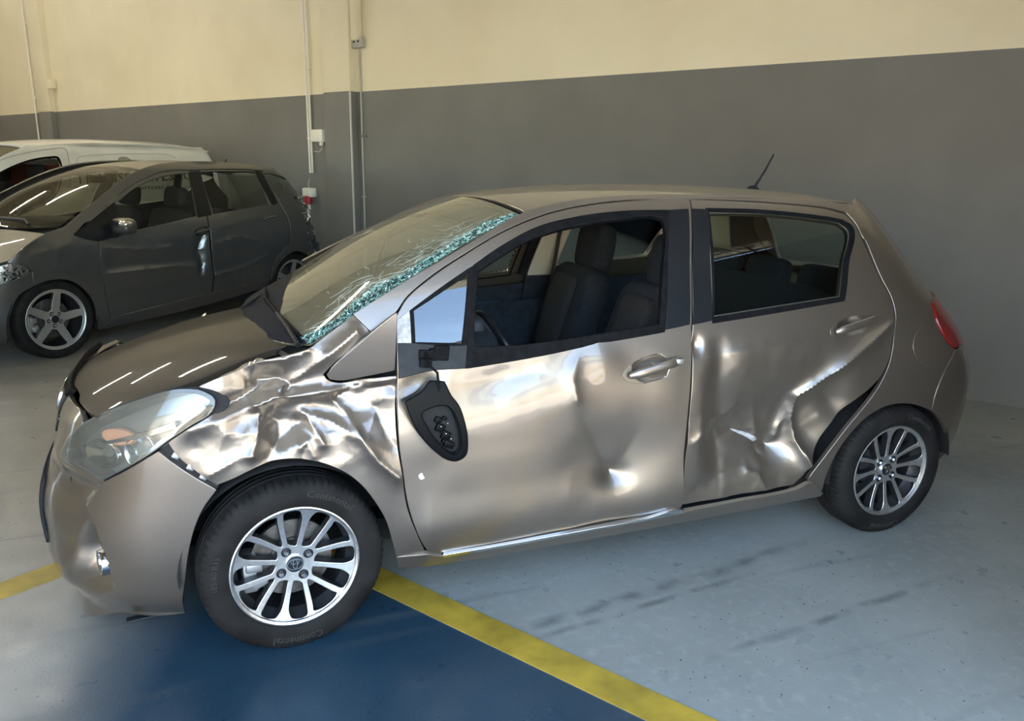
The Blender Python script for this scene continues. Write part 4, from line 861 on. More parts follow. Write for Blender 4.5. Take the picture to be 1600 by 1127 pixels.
pan('quarter_glass_seal', 'glass_ring', M['rubber'], door, holes=('door_front_glass',), res=.03, off=.003, th=.02, r=.003)
pan('quarter_glass', 'door_front_glass', M['glass_door'], door, res=.04, off=-.004, th=0)
pan('mirror_base', 'mirror_base', M['black'], door, res=.02, off=.004, th=.02)
pan('bare_metal_strip', 'silver_strip', M['bare'], door, res=.02, off=.0035, th=.02)
pan('pillar_cover', 'pillar_cover_f', M['satin'], door, res=.04, off=.003, th=.01, r=.0015)
rdoor = pan('rear_door', 'rear_door', MB, holes=('rear_hole', 'h_rear_oval_hole'), res=.0105, disp=disp_rdoor, bres=.011); rdoor['label'] = 'rear door caved in above the sill'
pan('window_trim', 'rear_trim', M['rubber'], rdoor, holes=('rear_trim_hole',), res=.03, off=.003, th=.018)
pan('window_glass', 'rear_glass', M['glass_dark'], rdoor, res=.05, off=.0, th=0)
pan('pillar_cover', 'pillar_cover_r', M['satin'], rdoor, res=.04, off=.0035, th=.01, r=.0015)
pan('roof_rail', 'rail', MB, res=.02)
quarter = pan('rear_quarter_panel', 'quarter', MB, res=.025)
pan('fuel_flap', 'fuel_flap', MB, quarter, res=.02, off=.001, th=.003, r=.002)
SK = lambda u, v: .018*np.clip((u-.30)/.12, 0, 1)*np.clip((v-.2)/.08, 0, 1)
pan('sill', 'sill', MB, res=.025, disp=SK); pan('sill_strip', 'sill_strip', M['chrome'], res=.03, off=.006, disp=SK, th=.012, r=.002)
bumper = pan('front_bumper', 'bumper', MB, res=.0105, disp=disp_bumper, both=True, bres=.011)
pan('rear_bumper', 'rear_bumper', MB, res=.03, both=True)
pan('bumper_bracket', 'fender_gap', M['black'], bumper, res=.02, off=-.012, th=.02)
gp = [q[:2] for q in TY['fender_gap']]; bm = bmesh.new()
for t in (.22, .5, .74):
    a, b = np.array(gp[1])*(1-t)+np.array(gp[4])*t, np.array(gp[0])*(1-t)+np.array(gp[5])*t; q = (a+b)/2; bbox_bm(bm, on(SD, q[0], q[1], -.006), (.022, .008, .018), .003, Matrix.Rotation(.6, 3, 'Y'))
bm_obj('bracket_rivet', bm, M['alloy_dull'], bumper)
pan('lamp_surround', 'hl_gap', M['under'], res=.03, off=-.012, th=.02)
for mi in (False, True): pan('tail_light', 'tail_light', M['red'], res=.015, off=.008, th=.03, r=.006, mir=mi)
# --- far flank: the same panels, undamaged
panel('front_fender', SD, [(-.30, .79, 1), (-.12, .825), (.05, .85), (.17, .885), (.26, 1.0, 1), (.36, 1.05, 1), (.37, .86), (.39, .62), (.44, .27, 1), (.40, .24, 1), (.355, .40), (.24, .56), (0, .65), (-.24, .56), (-.33, .44, 1), (-.40, .58), (-.46, .70, 1), (-.36, .76)], MB, car, res=.04, mir=True); pan('pillar_panel', 'sail_panel', MB, res=.05, off=.004, mir=True)
fd2 = pan('front_door', 'front_door', MB, holes=('door_opening', 'door_front_glass'), res=.04, mir=True)
pan('window_glass', 'door_opening', M['glass_green'], fd2, res=.06, off=-.006, th=0, mir=True)
pan('window_seal', 'window_seal', M['rubber'], fd2, holes=('door_opening',), res=.05, off=.003, mir=True)
pan('quarter_glass', 'door_front_glass', M['glass_green'], fd2, res=.06, off=-.006, th=0, mir=True)
rd2 = pan('rear_door', 'rear_door', MB, holes=('rear_hole',), res=.04, mir=True)
pan('window_glass', 'rear_glass', M['glass_green'], rd2, res=.06, th=0, mir=True)
pan('pillar_cover', 'pillar_cover_f', M['satin'], fd2, res=.05, off=.003, th=.01, mir=True); pan('pillar_cover', 'pillar_cover_r', M['satin'], rd2, res=.05, off=.003, th=.01, mir=True)
pan('roof_rail', 'rail', MB, res=.03, mir=True); pan('rear_quarter_panel', 'quarter', MB, res=.04, mir=True); pan('sill', 'sill', MB, res=.04, mir=True)
# --- top: bonnet, windscreen, roof, tailgate
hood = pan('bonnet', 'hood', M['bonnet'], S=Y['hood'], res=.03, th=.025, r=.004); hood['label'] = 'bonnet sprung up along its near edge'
WSF = Y['ws']
wsL = [(.12, -.60), (.28, -.683, 1), (1.0, -.690), (2.0, -.655), (3.0, -.60), (3.80, -.552, 1), (3.86, -.30), (3.88, 0), (3.86, .30), (3.80, .552, 1), (3.0, .60), (2.0, .655), (1.0, .690), (.28, .683, 1), (.10, .58), (-.06, .3), (-.10, 0), (-.06, -.3)]
Y['ws'].ug = (-.3, 4.2)
ws = panel('windscreen', WSF, wsL, M['glass_ws'], car, res=.06, th=.006); ws['label'] = 'dusty windscreen shattered along its near edge'
frL = [(.10, -.58), (.27, -.683, 1), (.34, -.688, 1), *[q[:2] for q in TY['frit'][::-1][1:]], (.75, .45), (1.0, .69, 1), (.27, .683, 1), (.10, .58), (-.06, .3), (-.10, 0), (-.06, -.3)]
panel('windscreen_frit', WSF, frL, M['frit'], ws, res=.05, off=.002, th=0)
cowl = panel('cowl', Off(WSF, -.012), [(0, -.60), (0, -.68, 1), (.26, -.69, 1), (.13, -.58), (.02, -.3), (.0, 0), (.02, .3), (.13, .58), (.26, .69, 1), (0, .68, 1)], M['black'], car, res=.06, su=.25)
RF = Y['roof']
rfL = [(1.06, -.535, 1), (1.06, -.3), (1.06, 0), (1.06, .3), (1.06, .535, 1), (3, .535), (4.2, .532), (5, .51), (6, .445), (6.45, .375), (6.75, .26, 1), (6.85, .14), (6.87, 0), (6.85, -.14), (6.75, -.26, 1), (6.45, -.375), (6, -.445), (5, -.51), (4.2, -.532), (3, -.535)]
roof = panel('roof', RF, rfL, MB, car, res=.05, th=.02, r=.006); roof['label'] = 'dusty roof panel'
panel('roof_seal', Off(RF, -.012), [(.94, -.525, 1), (.94, .525, 1), (1.14, .525, 1), (1.14, -.525, 1)], M['rubber'], car, res=.06, th=.004)
A = [RF(u, -.53)-np.array([0, 0, .012]) for u in np.linspace(1.5, 5.4, 40)]
B = []
for q in A: B.append((q[0], -float(SD.wid(min(q[0], 2.2), 1.43))*(1 if q[0] < 2.3 else max(.8, 1-.35*(q[0]-2.3))), 1.43))
kk = np.clip(np.minimum(np.arange(40), 39-np.arange(40))/6, 0, 1); B = [tuple(np.array(a)*(1-k)+np.array(b)*k) for a, b, k in zip(A, B, kk)]
for mi in (False, True): strip_mesh('roof_gutter', A, B, M['rubber'], car, out=(0, -.2, .1), mir=mi)
tgL = [(2.99, 1.36, 1), (2.97, 1.25), (3.0, 1.08, 1), (3.5, 1.08, 1), (3.5, 1.38, 1)]
tg = panel('tailgate', SD, [(3.0, 1.04, 1), (3.03, .82, 1), (3.5, .80, 1), (3.5, 1.05, 1)], MB, car, res=.05, both=True)
panel('rear_window', SD, [(3.0, 1.375, 1), (2.98, 1.25), (3.0, 1.06, 1), (3.5, 1.06, 1), (3.5, 1.375, 1)], M['glass_pale'], tg, res=.06, th=0, both=True)
panel('spoiler', Off(SD, .012), [(3.2, 1.40, 1), (3.22, 1.36, 1), (3.5, 1.365, 1), (3.5, 1.40, 1)], MB, tg, res=.04, both=True)
# --- antenna
ab = Vector(RF(5-.05, 0.)); bm = bmesh.new()
an = lathe('antenna', [(.0005, 0), (.03, 0)], M['black'], car, 8) if False else None
V, F = superbox((ab.x-.01, 0, ab.z+.006), (.085, .04, .03), .7, 16, 8, taper=-.5)
an = mesh('antenna_base', V, F, M['black'], car)
tube('antenna_mast', [ab+Vector((0, 0, .015)), ab+Vector((.05, 0, .085)), ab+Vector((.095, 0, .165))], [.0065, .0055, .0045], M['black'], an, 8)
# --- headlights: housing, reflectors, clear lens
def headlight(mir):
    fl = -1 if mir else 1
    HL = TY['headlight'] if not mir else [(q[0], .64+(q[1]-.64)*.55, *q[2:]) for q in TY['headlight']]
    h = panel('headlight', Off(SD, -.055), HL, M['lamp_grey'], car, res=.03, th=.0, mir=mir)
    panel('lamp_rim', SD, HL, M['emblem_black'], h, holes=[[(u+(cu-u)*.05, v+(cv-v)*.05)+tuple(r) for (u, v, *r) in HL for cu, cv in [(-.42, .74)]]], res=.03, th=.05, off=-.001, mir=mir)
    panel('lamp_lens', SD, HL, M['lens_hazy'], h, res=.02, off=.003, th=0, mir=mir)
    def bowl(nm, u, v, ru, rv, dep, m):
        L = [(u+ru*math.cos(a), v+rv*math.sin(a)) for a in np.linspace(0, 2*PI, 25)[:-1]]
        def dz(uu, vv): return -dep*np.clip(1-((uu-u)/ru)**2-((vv-v)/rv)**2, 0, 1)
        panel(nm, Off(SD, -.03), L, m, h, res=.012, th=.012, disp=dz, mir=mir)
    bowl('reflector', -.62, .685, .075, .036, .03, M['reflector'])
    bowl('indicator', -.56, .752, .065, .022, .012, M['orange'])
    bowl('reflector', -.47, .715, .05, .05, .04, M['reflector'])
    for k, (u0, v0, u1, v1, w) in enumerate([(-.50, .66, -.26, .845, .018), (-.44, .668, -.30, .80, .012), (-.60, .725, -.36, .80, .010)]):
        d = math.hypot(u1-u0, v1-v0); nx, nz = -(v1-v0)/d*w, (u1-u0)/d*w
        panel('lamp_fin', Off(SD, -.028), [(u0+nx*.3, v0+nz*.3, 1), (u1+nx, v1+nz, 1), (u1-nx, v1-nz, 1), (u0-nx*.3, v0-nz*.3, 1)], M['chrome'] if k != 1 else M['lamp_grey'], h, res=.02, th=.02, mir=mir)
headlight(False); headlight(True)
# --- nose: black strip under the bonnet lip, badge frame, grille, number plate recess
panel('nose_dark_reflection', Off(SD, .004), [(-.925, .725, 1), (-1.17, .745, 1), (-1.17, .808, 1), (-.90, .803, 1)], M['emblem_black'], bumper, res=.02, th=.012, r=.004, both=True)  # dark sheet over the body-coloured nose, standing in for its dark reflection
nz = panel('grille_strip', Off(SD, .010), [(-.90, .792, 1), (-1.17, .800, 1), (-1.17, .822, 1), (-.88, .818, 1)], M['rubber'], bumper, res=.02, both=True)
panel('upper_grille', Off(SD, .004), [(-.93, .665, 1), (-1.17, .69, 1), (-1.17, .735, 1), (-.90, .72, 1)], M['emblem_black'], bumper, res=.03, th=.01, both=True)
panel('badge_frame', Off(SD, .014), [(-1.07, .695), (-1.17, .672), (-1.17, .772), (-1.07, .755)], M['chrome'], bumper, res=.02, th=.02, both=True)
panel('lower_grille', Off(SD, .004), [(-.86, .30, 1), (-1.17, .28, 1), (-1.17, .55, 1), (-.93, .50, 1)], M['under'], bumper, res=.04, th=.01, both=True)
fg = on(SD, *TY['p_foglamp'][0])
lathe_d = [(.0005, .016), (.030, .014), (.034, -.012), (.041, -.016), (.043, -.004), (.043, .03)]
V, F = lathe_data(lathe_d, 28)
for s in (1, -1):
    R3 = Matrix.Rotation(math.radians(-90-(-18)), 3, 'Z')
    pts = [R3 @ Vector(v) for v in V]; pts = [(p.x+fg.x-.010, s*(p.y+fg.y+.045), p.z+fg.z) for p in pts]
    mesh('fog_lamp', pts, F, M['chrome'], bumper, auto=40)
# loose strip hanging under the bumper
box('undertray_strip', (-.45, -.64, .118), (.13, .03, .008), M['black'], bumper, .004, Matrix.Rotation(.12, 3, 'Z'))
# --- handles: oval dish let into the door, grip
def handle(parent, key, disp, lock):
    E, cu, cv, w, h = OV[key]
    panel('handle_plate', SD, E, [MB, MB], parent, res=.006, off=.0015, th=.008, r=.0012, bres=.006, disp=lambda u, v: disp(np.full(np.shape(u), cu)*.3+u*.7, v)-.036*np.clip(1.25-((u-cu+.012)/(w*.27))**2-((v-cv)/(h*.43))**2, 0, 1)**.7)
    pts = [on(SD, cu+t*w*.42, cv+.02*t, float(disp(np.array(cu+t*w*.42), np.array(cv)))+.010+.018*(1-t**4)) for t in np.linspace(-1, 1, 17)]
    V, F = tube_data(pts, [.010, .014]+[.0165]*13+[.016, .012], 14, ry=.008); mesh('door_handle', V, F, MB, parent, auto=50)
    if lock: box('handle_lock', on(SD, cu+w*.36, cv+.016, float(disp(np.array(cu), np.array(cv)))+.028), (.034, .01, .02), M['alloy_dull'], parent, .004)
handle(door, 'h_front_oval', disp_door, True); handle(rdoor, 'h_rear_oval', disp_rdoor, False)
# --- torn mirror hanging on its cable
mt = on(SD, *TY['p_mirror_top'][0], .02)
# --- wheels and underside
LET = [('Continental', .034, .252, 62, 0), ('Continental', .034, .252, 268, 0), ('185/60 R15', .026, .25, 172, 0)]
make_wheel(car, .2955, .185, .205, 'hatch', (0, -.725, .2945), -.0 + .10, True, LET)
make_wheel(car, .2955, .185, .205, 'hatch', (2.51, -.72, .2945), 0, False, LET[:2], rot=math.radians(20), face=M['alloy'])
for (x, r) in ((0, .1), (2.51, 0)): make_wheel(car, .2955, .185, .205, 'hatch', (x, .722, .2945), PI+r, x == 0, (), detail=False)
def arch_liner(x, mir):
    s = 1 if mir else -1; V = []; F = []; n = 24
    for k in range(n+1):
        a = math.radians(4+180*k/n)
        for (y, rr) in ((s*.80, .338), (s*.78, .345), (s*.50, .345)): V.append((x+rr*math.cos(a), y, .30+rr*math.sin(a)))
    for k in range(n):
        for j in range(2): F.append((k*3+j, k*3+j+1, (k+1)*3+j+1, (k+1)*3+j))
    mesh('wheel_arch_liner', V, F, M['under'], car)
for x in (0, 2.51):
    for mi in (False, True): arch_liner(x, mi)
bm = bmesh.new()
bbox_bm(bm, (1.25, 0, .215), (1.62, 1.40, .07), .01); bbox_bm(bm, (1.25, 0, .21), (3.6, .92, .09), .01); bbox_bm(bm, (2.98, 0, .33), (.14, 1.2, .22), .02); bbox_bm(bm, (-.56, 0, .42), (.18, 1.0, .5), .02); bbox_bm(bm, (.02, 0, .48), (.9, .92, .36), .02)
bm_obj('underbody', bm, M['under'], car)
# dark inner skins behind the flanks, cut away round the wheels
def archhole(x): return [(x+.36*math.cos(a), .30+.36*math.sin(a)) for a in np.linspace(0, 2*PI, 25)[:-1]]
inL = [(-.95, .25, 1), (-.42, .25, 1), (-.34, .45), (-.2, .60), (0, .66), (.2, .60), (.34, .45), (.40, .25, 1), (2.12, .25, 1), (2.2, .45), (2.33, .60), (2.51, .655), (2.70, .6), (2.82, .45), (2.88, .26, 1), (3.0, .26, 1), (3.0, .80, 1), (2.6, .955, 1), (.9, .90), (.35, .80, 1), (-.3, .78, 1), (-.95, .60, 1)]
for mi in (False, True): panel('inner_flank', Off(SD, -.21), inL, M['interior'], car, res=.08, th=0, mir=mi)
# --- cabin
def sb(name, c, s, m, parent=None, rot=None, e=.35, **k):
    V, F = superbox((0, 0, 0), s, e, 24, 14, **k); R = Matrix.Rotation(rot or 0, 3, 'Y'); V = [R @ v+Vector(c) for v in V]
    return mesh(name, V, F, m, parent or car)
for y in (-.36, .36):
    st = sb('front_seat', (1.22, y, .49), (.56, .50, .20), M['fabric'])
    sb('backrest', (1.475, y, .76), (.17, .50, .66), M['fabric'], st, .30, taper=-.12)
    sb('backrest_panel', (1.452, y, .84), (.135, .24, .40), M['fabric2'], st, .30)
    sb('headrest', (1.625, y, 1.165), (.12, .27, .25), M['fabric'], st, .16, e=.5)
    for s in (-.06, .06): tube('headrest_post', [(1.60, y+s, 1.0), (1.62, y+s, 1.1)], .007, M['chrome'], st, 8)
rs = sb('rear_seat', (2.02, 0, .50), (.5, 1.18, .18), M['fabric'])
sb('backrest', (2.31, 0, .77), (.16, 1.18, .56), M['fabric'], rs, .28)
for y in (-.38, 0, .38): sb('headrest', (2.41, y, 1.065), (.10, .28, .15), M['fabric'], rs, .15, e=.5)
sb('parcel_shelf', (2.68, 0, .99), (.42, 1.0, .03), M['interior'])
sb('dashboard', (.52, 0, .85), (.56, 1.36, .26), M['interior'])
sb('instrument_hood', (.64, -.36, .97), (.22, .36, .09), M['interior'])
R = Matrix.Translation((.86, -.36, .83)) @ Matrix.Rotation(math.radians(64), 4, 'Y'); pts = [R @ Vector((.185*math.cos(a), .185*math.sin(a), 0)) for a in np.linspace(0, 2*PI, 41)]
sw = tube('steering_wheel', pts, .0145, M['emblem_black'], car, 10)
V, F = superbox((0, 0, 0), (.15, .19, .05), .6, 16, 8); mesh('airbag_cover', [R @ (v+Vector((0, 0, .01))) for v in V], F, M['interior'], sw)
for a in (10, 170, 270): tube('spoke', [R @ Vector((.05*math.cos(math.radians(a)), .05*math.sin(math.radians(a)), 0)), R @ Vector((.18*math.cos(math.radians(a)), .18*math.sin(math.radians(a)), 0))], .014, M['interior'], sw, 8)
tube('steering_column', [(.62, -.36, .72), (.85, -.36, .825)], .035, M['interior'], sw, 10)
IN = Off(SD, -.045)
def inner(nm, L, m, mir=True, d=-.045, th=.012): return panel(nm, Off(SD, d), L, m, car, res=.05, th=th, mir=mir)
inner('pillar_trim', [(1.41, 1.0, 1), (1.56, 1.0, 1), (1.63, 1.40, 1), (1.49, 1.40, 1)], M['cream'], d=-.05)
inner('pillar_trim', [(1.36, .40, 1), (1.60, .40, 1), (1.57, 1.0, 1), (1.40, 1.0, 1)], M['interior'], d=-.06)
inner('pillar_trim', [(2.34, 1.0, 1), (2.72, 1.03, 1), (2.70, 1.38, 1), (2.42, 1.40, 1)], M['cream'], d=-.04)
inner('window_frame', [(1.37, 1.0, 1), (1.41, 1.0, 1), (1.49, 1.40, 1), (1.45, 1.40, 1)], M['emblem_black'], d=-.03)
inner('tailgate_frame', [(2.72, 1.02, 1), (3.02, 1.0, 1), (2.98, 1.08), (2.90, 1.2), (2.88, 1.30), (2.93, 1.40, 1), (2.70, 1.40, 1)], M['emblem_black'], d=-.03)
for mi in (True, False):
    c = inner('door_card', [(.55, .40, 1), (1.36, .40, 1), (1.38, .97, 1), (.50, .90, 1)], M['interior'], mi, -.085 if mi else -.24)
    panel('armrest_panel', Off(SD, -.105 if mi else -.26), [(.72, .74), (1.0, .735), (1.28, .75), (1.30, .84), (1.26, .875), (1.0, .87), (.72, .86)], M['interior2'], c, res=.05, th=.02, mir=mi)
    inner('door_card', [(1.62, .40, 1), (2.06, .40, 1), (2.28, .70, 1), (2.33, 1.0, 1), (1.60, .98, 1)], M['interior'], mi, -.085 if mi else -.24)
V, F = tube_data([(1.56, .60, 1.30), (1.535, .605, 1.20), (1.50, .60, 1.0), (1.47, .585, .72)], .024, 8, ry=.002); b = mesh('seat_belt', V, F, M['belt'], car, auto=40)
sb('belt_guide', (1.555, .60, 1.305), (.09, .03, .06), M['emblem_black'], b)
sb('belt_buckle', (1.492, .59, .93), (.03, .015, .03), M['chrome'], b)
panel('headliner', Off(RF, -.035), [(1.0, -.50, 1), (1.0, .50, 1), (6.6, .40, 1), (6.6, -.40, 1)], M['cream'], car, res=.1, th=0)
# --- shattered glass band and long cracks on the windscreen
lo = np.array([q[:2] for q in TY['band_lo']]); hi = np.array([q[:2] for q in TY['band_hi']])
lou = lambda u: np.interp(u, lo[:, 0], lo[:, 1]); hiu = lambda u: np.interp(u, hi[:, 0], hi[:, 1])
SV, SF, SM = [], [], []
us = RNG.uniform(.28, 3.72, 5200)
for u in us:
    a = float(lou(u)); b = a+(float(hiu(u))-a+.004)*.92; t = RNG.random(); v = a+(b-a)*t
    ln, wd = RNG.uniform(.003, .012), RNG.uniform(.001, .0035); th = RNG.normal(0, .7)
    c = on(WSF, u, v, RNG.uniform(.002, .011)); du = (on(WSF, u+.05, v+(float(lou(u+.05))-a))-on(WSF, u, v)).normalized(); nn = Vector(snorm(WSF, u, v)); dv = nn.cross(du)
    nt = (nn+du*RNG.normal(0, .45)+dv*RNG.normal(0, .45)).normalized(); e1 = (du*math.cos(th)+dv*math.sin(th)); e1 = (e1-nt*e1.dot(nt)).normalized(); e2 = nt.cross(e1)
    k = len(SV); SV += [c+e1*ln, c+e2*wd*RNG.uniform(.5, 1.3)+e1*ln*RNG.uniform(-.6, .4), c-e1*ln*RNG.uniform(.6, 1), c-e2*wd]
    SF.append((k, k+1, k+2, k+3)); q = RNG.random(); mid = abs(t-.45) < .25
    SM.append(1 if (q < (.66 if mid else .25)) else (0 if q < .88 else 2))
sg = mesh('shattered_glass', SV, SF, [M['shard_light'], M['shard_dark'], M['shard_white']], ws, fm=SM, smooth=False); sg['kind'] = 'stuff'
CV, CF = [], []
def ribbon(P, w):
    for i in range(len(P)-1):
        u0, v0 = P[i]; u1, v1 = P[i+1]; a, b = on(WSF, u0, v0, .0012), on(WSF, u1, v1, .0012); t = (b-a)
        if t.length < 1e-6: continue
        s = t.normalized().cross(Vector(snorm(WSF, u0, v0)))*w*(1 if 0 < i < len(P)-2 else .7); k = len(CV); CV.extend([a-s, a+s, b+s, b-s]); CF.append((k, k+1, k+2, k+3))
for i in range(95):
    u = RNG.uniform(.45, 3.3); off = abs(RNG.normal(0, .10))*(1 if u < 2.6 else .7); n = RNG.integers(3, 8); P = []; v = float(hiu(u))+off
    sl = RNG.normal(-.012, .014)
    for j in range(n):
        P.append((u, v)); s = RNG.uniform(.03, .10); u += s; v += (float(hiu(u))-float(hiu(u-s)))*.9+RNG.normal(sl*s*6, .004)
        if u > 3.7: break
    if len(P) > 1: ribbon(P, RNG.choice([.0005, .0008, .0013]))
for i in range(120):
    u = RNG.uniform(.5, 3.3); v = float(hiu(u))+abs(RNG.normal(0, .08)); a = RNG.uniform(0, PI); L_ = RNG.uniform(.008, .035); P = [(u, v)]
    for j in range(2): P.append((P[-1][0]+math.cos(a)*L_*4, P[-1][1]+math.sin(a)*L_)); a += RNG.normal(0, .5)
    ribbon(P, RNG.choice([.0004, .0007]))
ck = mesh('glass_cracks', CV, CF, M['crack'], ws, smooth=False); ck['kind'] = 'stuff'
# wiper lying along the foot of the windscreen
wp = [on(WSF, q[0], q[1], .018) for q in TY['wipe']]
wi = tube('wiper', [wp[0], wp[0].lerp(wp[1], .5)+Vector((0, 0, .006)), wp[1]], .009, M['black'], car, 8)
tube('wiper_blade', [on(WSF, u, v, .012) for u, v in ((.30, -.60), (.40, -.35), (.44, -.05), (.46, .20))], .008, M['rubber'], wi, 6)
tube('wiper_arm', [on(WSF, -.02, .10, .03), on(WSF, .42, .0, .026)], .008, M['black'], wi, 8)
# --- torn-off mirror hanging from its cable over the door
SO = Y['side_out']
mo = panel('hanging_mirror', SO, TY['mirror_out'], [M['mirror_black'], M['black']], door, holes=[TY['mirror_cav']], res=.012, th=.058, r=.005); mo['label'] = 'black mirror housing without glass, hanging on its cable'
panel('mirror_shell', Off(SO, -.048), TY['mirror_out'], MB, door, res=.02, th=.006, r=.006)
panel('mirror_cavity', Off(SO, -.035), [q[:2] for q in TY['mirror_cav']], M['under'], door, res=.02, th=0)
cav = np.array([q[:2] for q in TY['mirror_cav']]); cc = cav.mean(0); bm = bmesh.new()
for du, dv, sx, sz in ((-.018, .030, .022, .020), (-.012, .004, .030, .026), (.006, -.022, .030, .028), (.016, -.052, .034, .022), (.004, .034, .016, .010), (-.002, -.040, .012, .012)):
    bbox_bm(bm, on(SO, cc[0]+du, cc[1]+dv, -.028), (sx, .016, sz), .003, Matrix.Rotation(.45, 3, 'Y'))
bm_obj('mirror_motor', bm, M['mirror_black'], door)
bm = bmesh.new()
for du, dv in ((.01, .02), (-.012, .012), (.004, -.012), (.02, -.03)): bbox_bm(bm, on(SO, cc[0]+du, cc[1]+dv, -.014), (.0035, .004, .0035), .0015)
bm_obj('mirror_clip', bm, M['chrome'], door)
top = TY['mirror_out'][2]; mtop = TY['p_mirror_top'][0]
c0 = on(SD, mtop[0]-.002, mtop[1]+.075, .02); c1 = on(SO, top[0]+.015, top[1]+.01, 0)
tube('mirror_cable', [c0, c0+Vector((-.004, -.03, -.03)), c1+Vector((.004, -.012, .02)), c1+Vector((.012, -.006, -.05)), c1+Vector((.04, -.002, -.085))], .0045, M['rubber'], door, 8)
sc_ = TY['mirror_base']; mc = np.array([q[:2] for q in sc_]).mean(0); bm = bmesh.new()
for du, dv, s in ((-.02, .0, (.06, .012, .035)), (.025, .004, (.05, .014, .05)), (-.005, .012, (.02, .02, .018)), (-.03, -.022, (.04, .02, .03))): bbox_bm(bm, on(SD, mc[0]+du, mc[1]+dv, .006), s, .004, Matrix.Rotation(.1, 3, 'Y'))
bm_obj('mirror_mount', bm, M['rubber'], door)
# scraped bare metal in the deepest dent, chipped paint on the front door
for k in ('scr1',): panel('bare_scrape', SD, TY[k], M['bare'], rdoor, res=.006, off=.0012, th=0, disp=disp_rdoor)
panel('paint_chip', SD, TY['chip'], M['white_plastic'], door, res=.004, off=.001, th=0, disp=disp_door)


# ------------------------------------------------------------------ things on the wall
def wbox(nm, c, s, m, parent, bev=.006): return box(nm, c, s, m, parent, bev)
LGT = M['white_plastic']; GRY = mat('grey conduit', (.42, .42, .40), .5)
c = empty('cable_conduit', G(-7.17, .03, 1.45), GROT, label='pair of white cable conduits running down the wall left of the pillar', cat='conduit')
for x in (-.02, .025): tube('conduit_pipe', [(x, 0, .0), (x, 0, WH-1.47)], .012, LGT, c, 8)
for z in (.4, 1.2, 2.0, 2.8): wbox('conduit_clip', (0, .008, z), (.085, .03, .02), LGT, c, .003)
j = empty('junction_box', G(-7.0, .035, 1.88), GROT, label='white junction box on the grey wall with a short grey cable', cat='box')
wbox('box_body', (0, 0, 0), (.20, .07, .14), LGT, j, .012); wbox('cable_gland', (.045, 0, -.09), (.04, .04, .05), LGT, j)
tube('cable', [(.045, 0, -.11), (.04, 0, -.16), (0, 0, -.185), (-.10, 0, -.18)], .006, GRY, j, 6)
s = empty('industrial_socket', G(-7.2, .05, 1.18), GROT, label='white and red industrial power socket hanging below the conduits', cat='socket')
wbox('socket_body', (0, 0, .04), (.16, .10, .11), LGT, s, .015); lathe_p = [(.0005, -.04), (.045, -.04), (.05, .02), (.04, .06)]
o = lathe('socket_lid', lathe_p, M['red_plastic'], s, 20); o.rotation_euler = (PI/2, 0, 0); o.location = (.01, -.03, -.06)
tube('cable', [(0, 0, .09), (-.01, 0, .14), (.0, .01, .2)], .008, GRY, s, 6); tube('plug', [(.02, -.03, -.1), (.035, -.03, -.16)], .014, LGT, s, 8)
p = empty('wall_pipe', G(-6.27, .012, .3), GROT, label='thin grey pipe running down the wall right beside the pillar', cat='pipe')
tube('pipe', [(0, 0, 0), (0, 0, 2.52)], .011, GRY, p, 8); wbox('pipe_clip', (0, 0, 1.57), (.14, .03, .025), GW, p, .003); wbox('pipe_clip', (0, 0, .9), (.05, .03, .02), GRY, p, .003)
b = empty('switch_box', G(-6.27, .03, 2.85), GROT, label='small grey cable box beside the pillar top, over the thin pipe', cat='box')
wbox('box_body', (0, 0, 0), (.17, .06, .11), GRY, b, .01)
for x in (-.035, .035): wbox('screw', (x, -.032, .01), (.02, .012, .02), M['under'], b, .004)
c = empty('cable_conduit', G(-14.57, .03, 0.2), GROT, label='thin white conduit running down the wall at the far left', cat='conduit'); tube('conduit_pipe', [(0, 0, 0), (0, 0, WH-.2)], .014, LGT, c, 8)
for z in (1.2, 2.4, 3.6): wbox('conduit_clip', (0, .008, z), (.06, .03, .03), LGT, c, .003)
b = empty('switch_box', G(-13.78, .05, 2.78), GROT, label='small cream box on the far left pillar above the white van', cat='box'); wbox('box_body', (0, 0, 0), (.16, .09, .14), CW, b, .012); tube('cable', [(0, 0, -.07), (0, .01, -.45)], .008, LGT, b, 6)

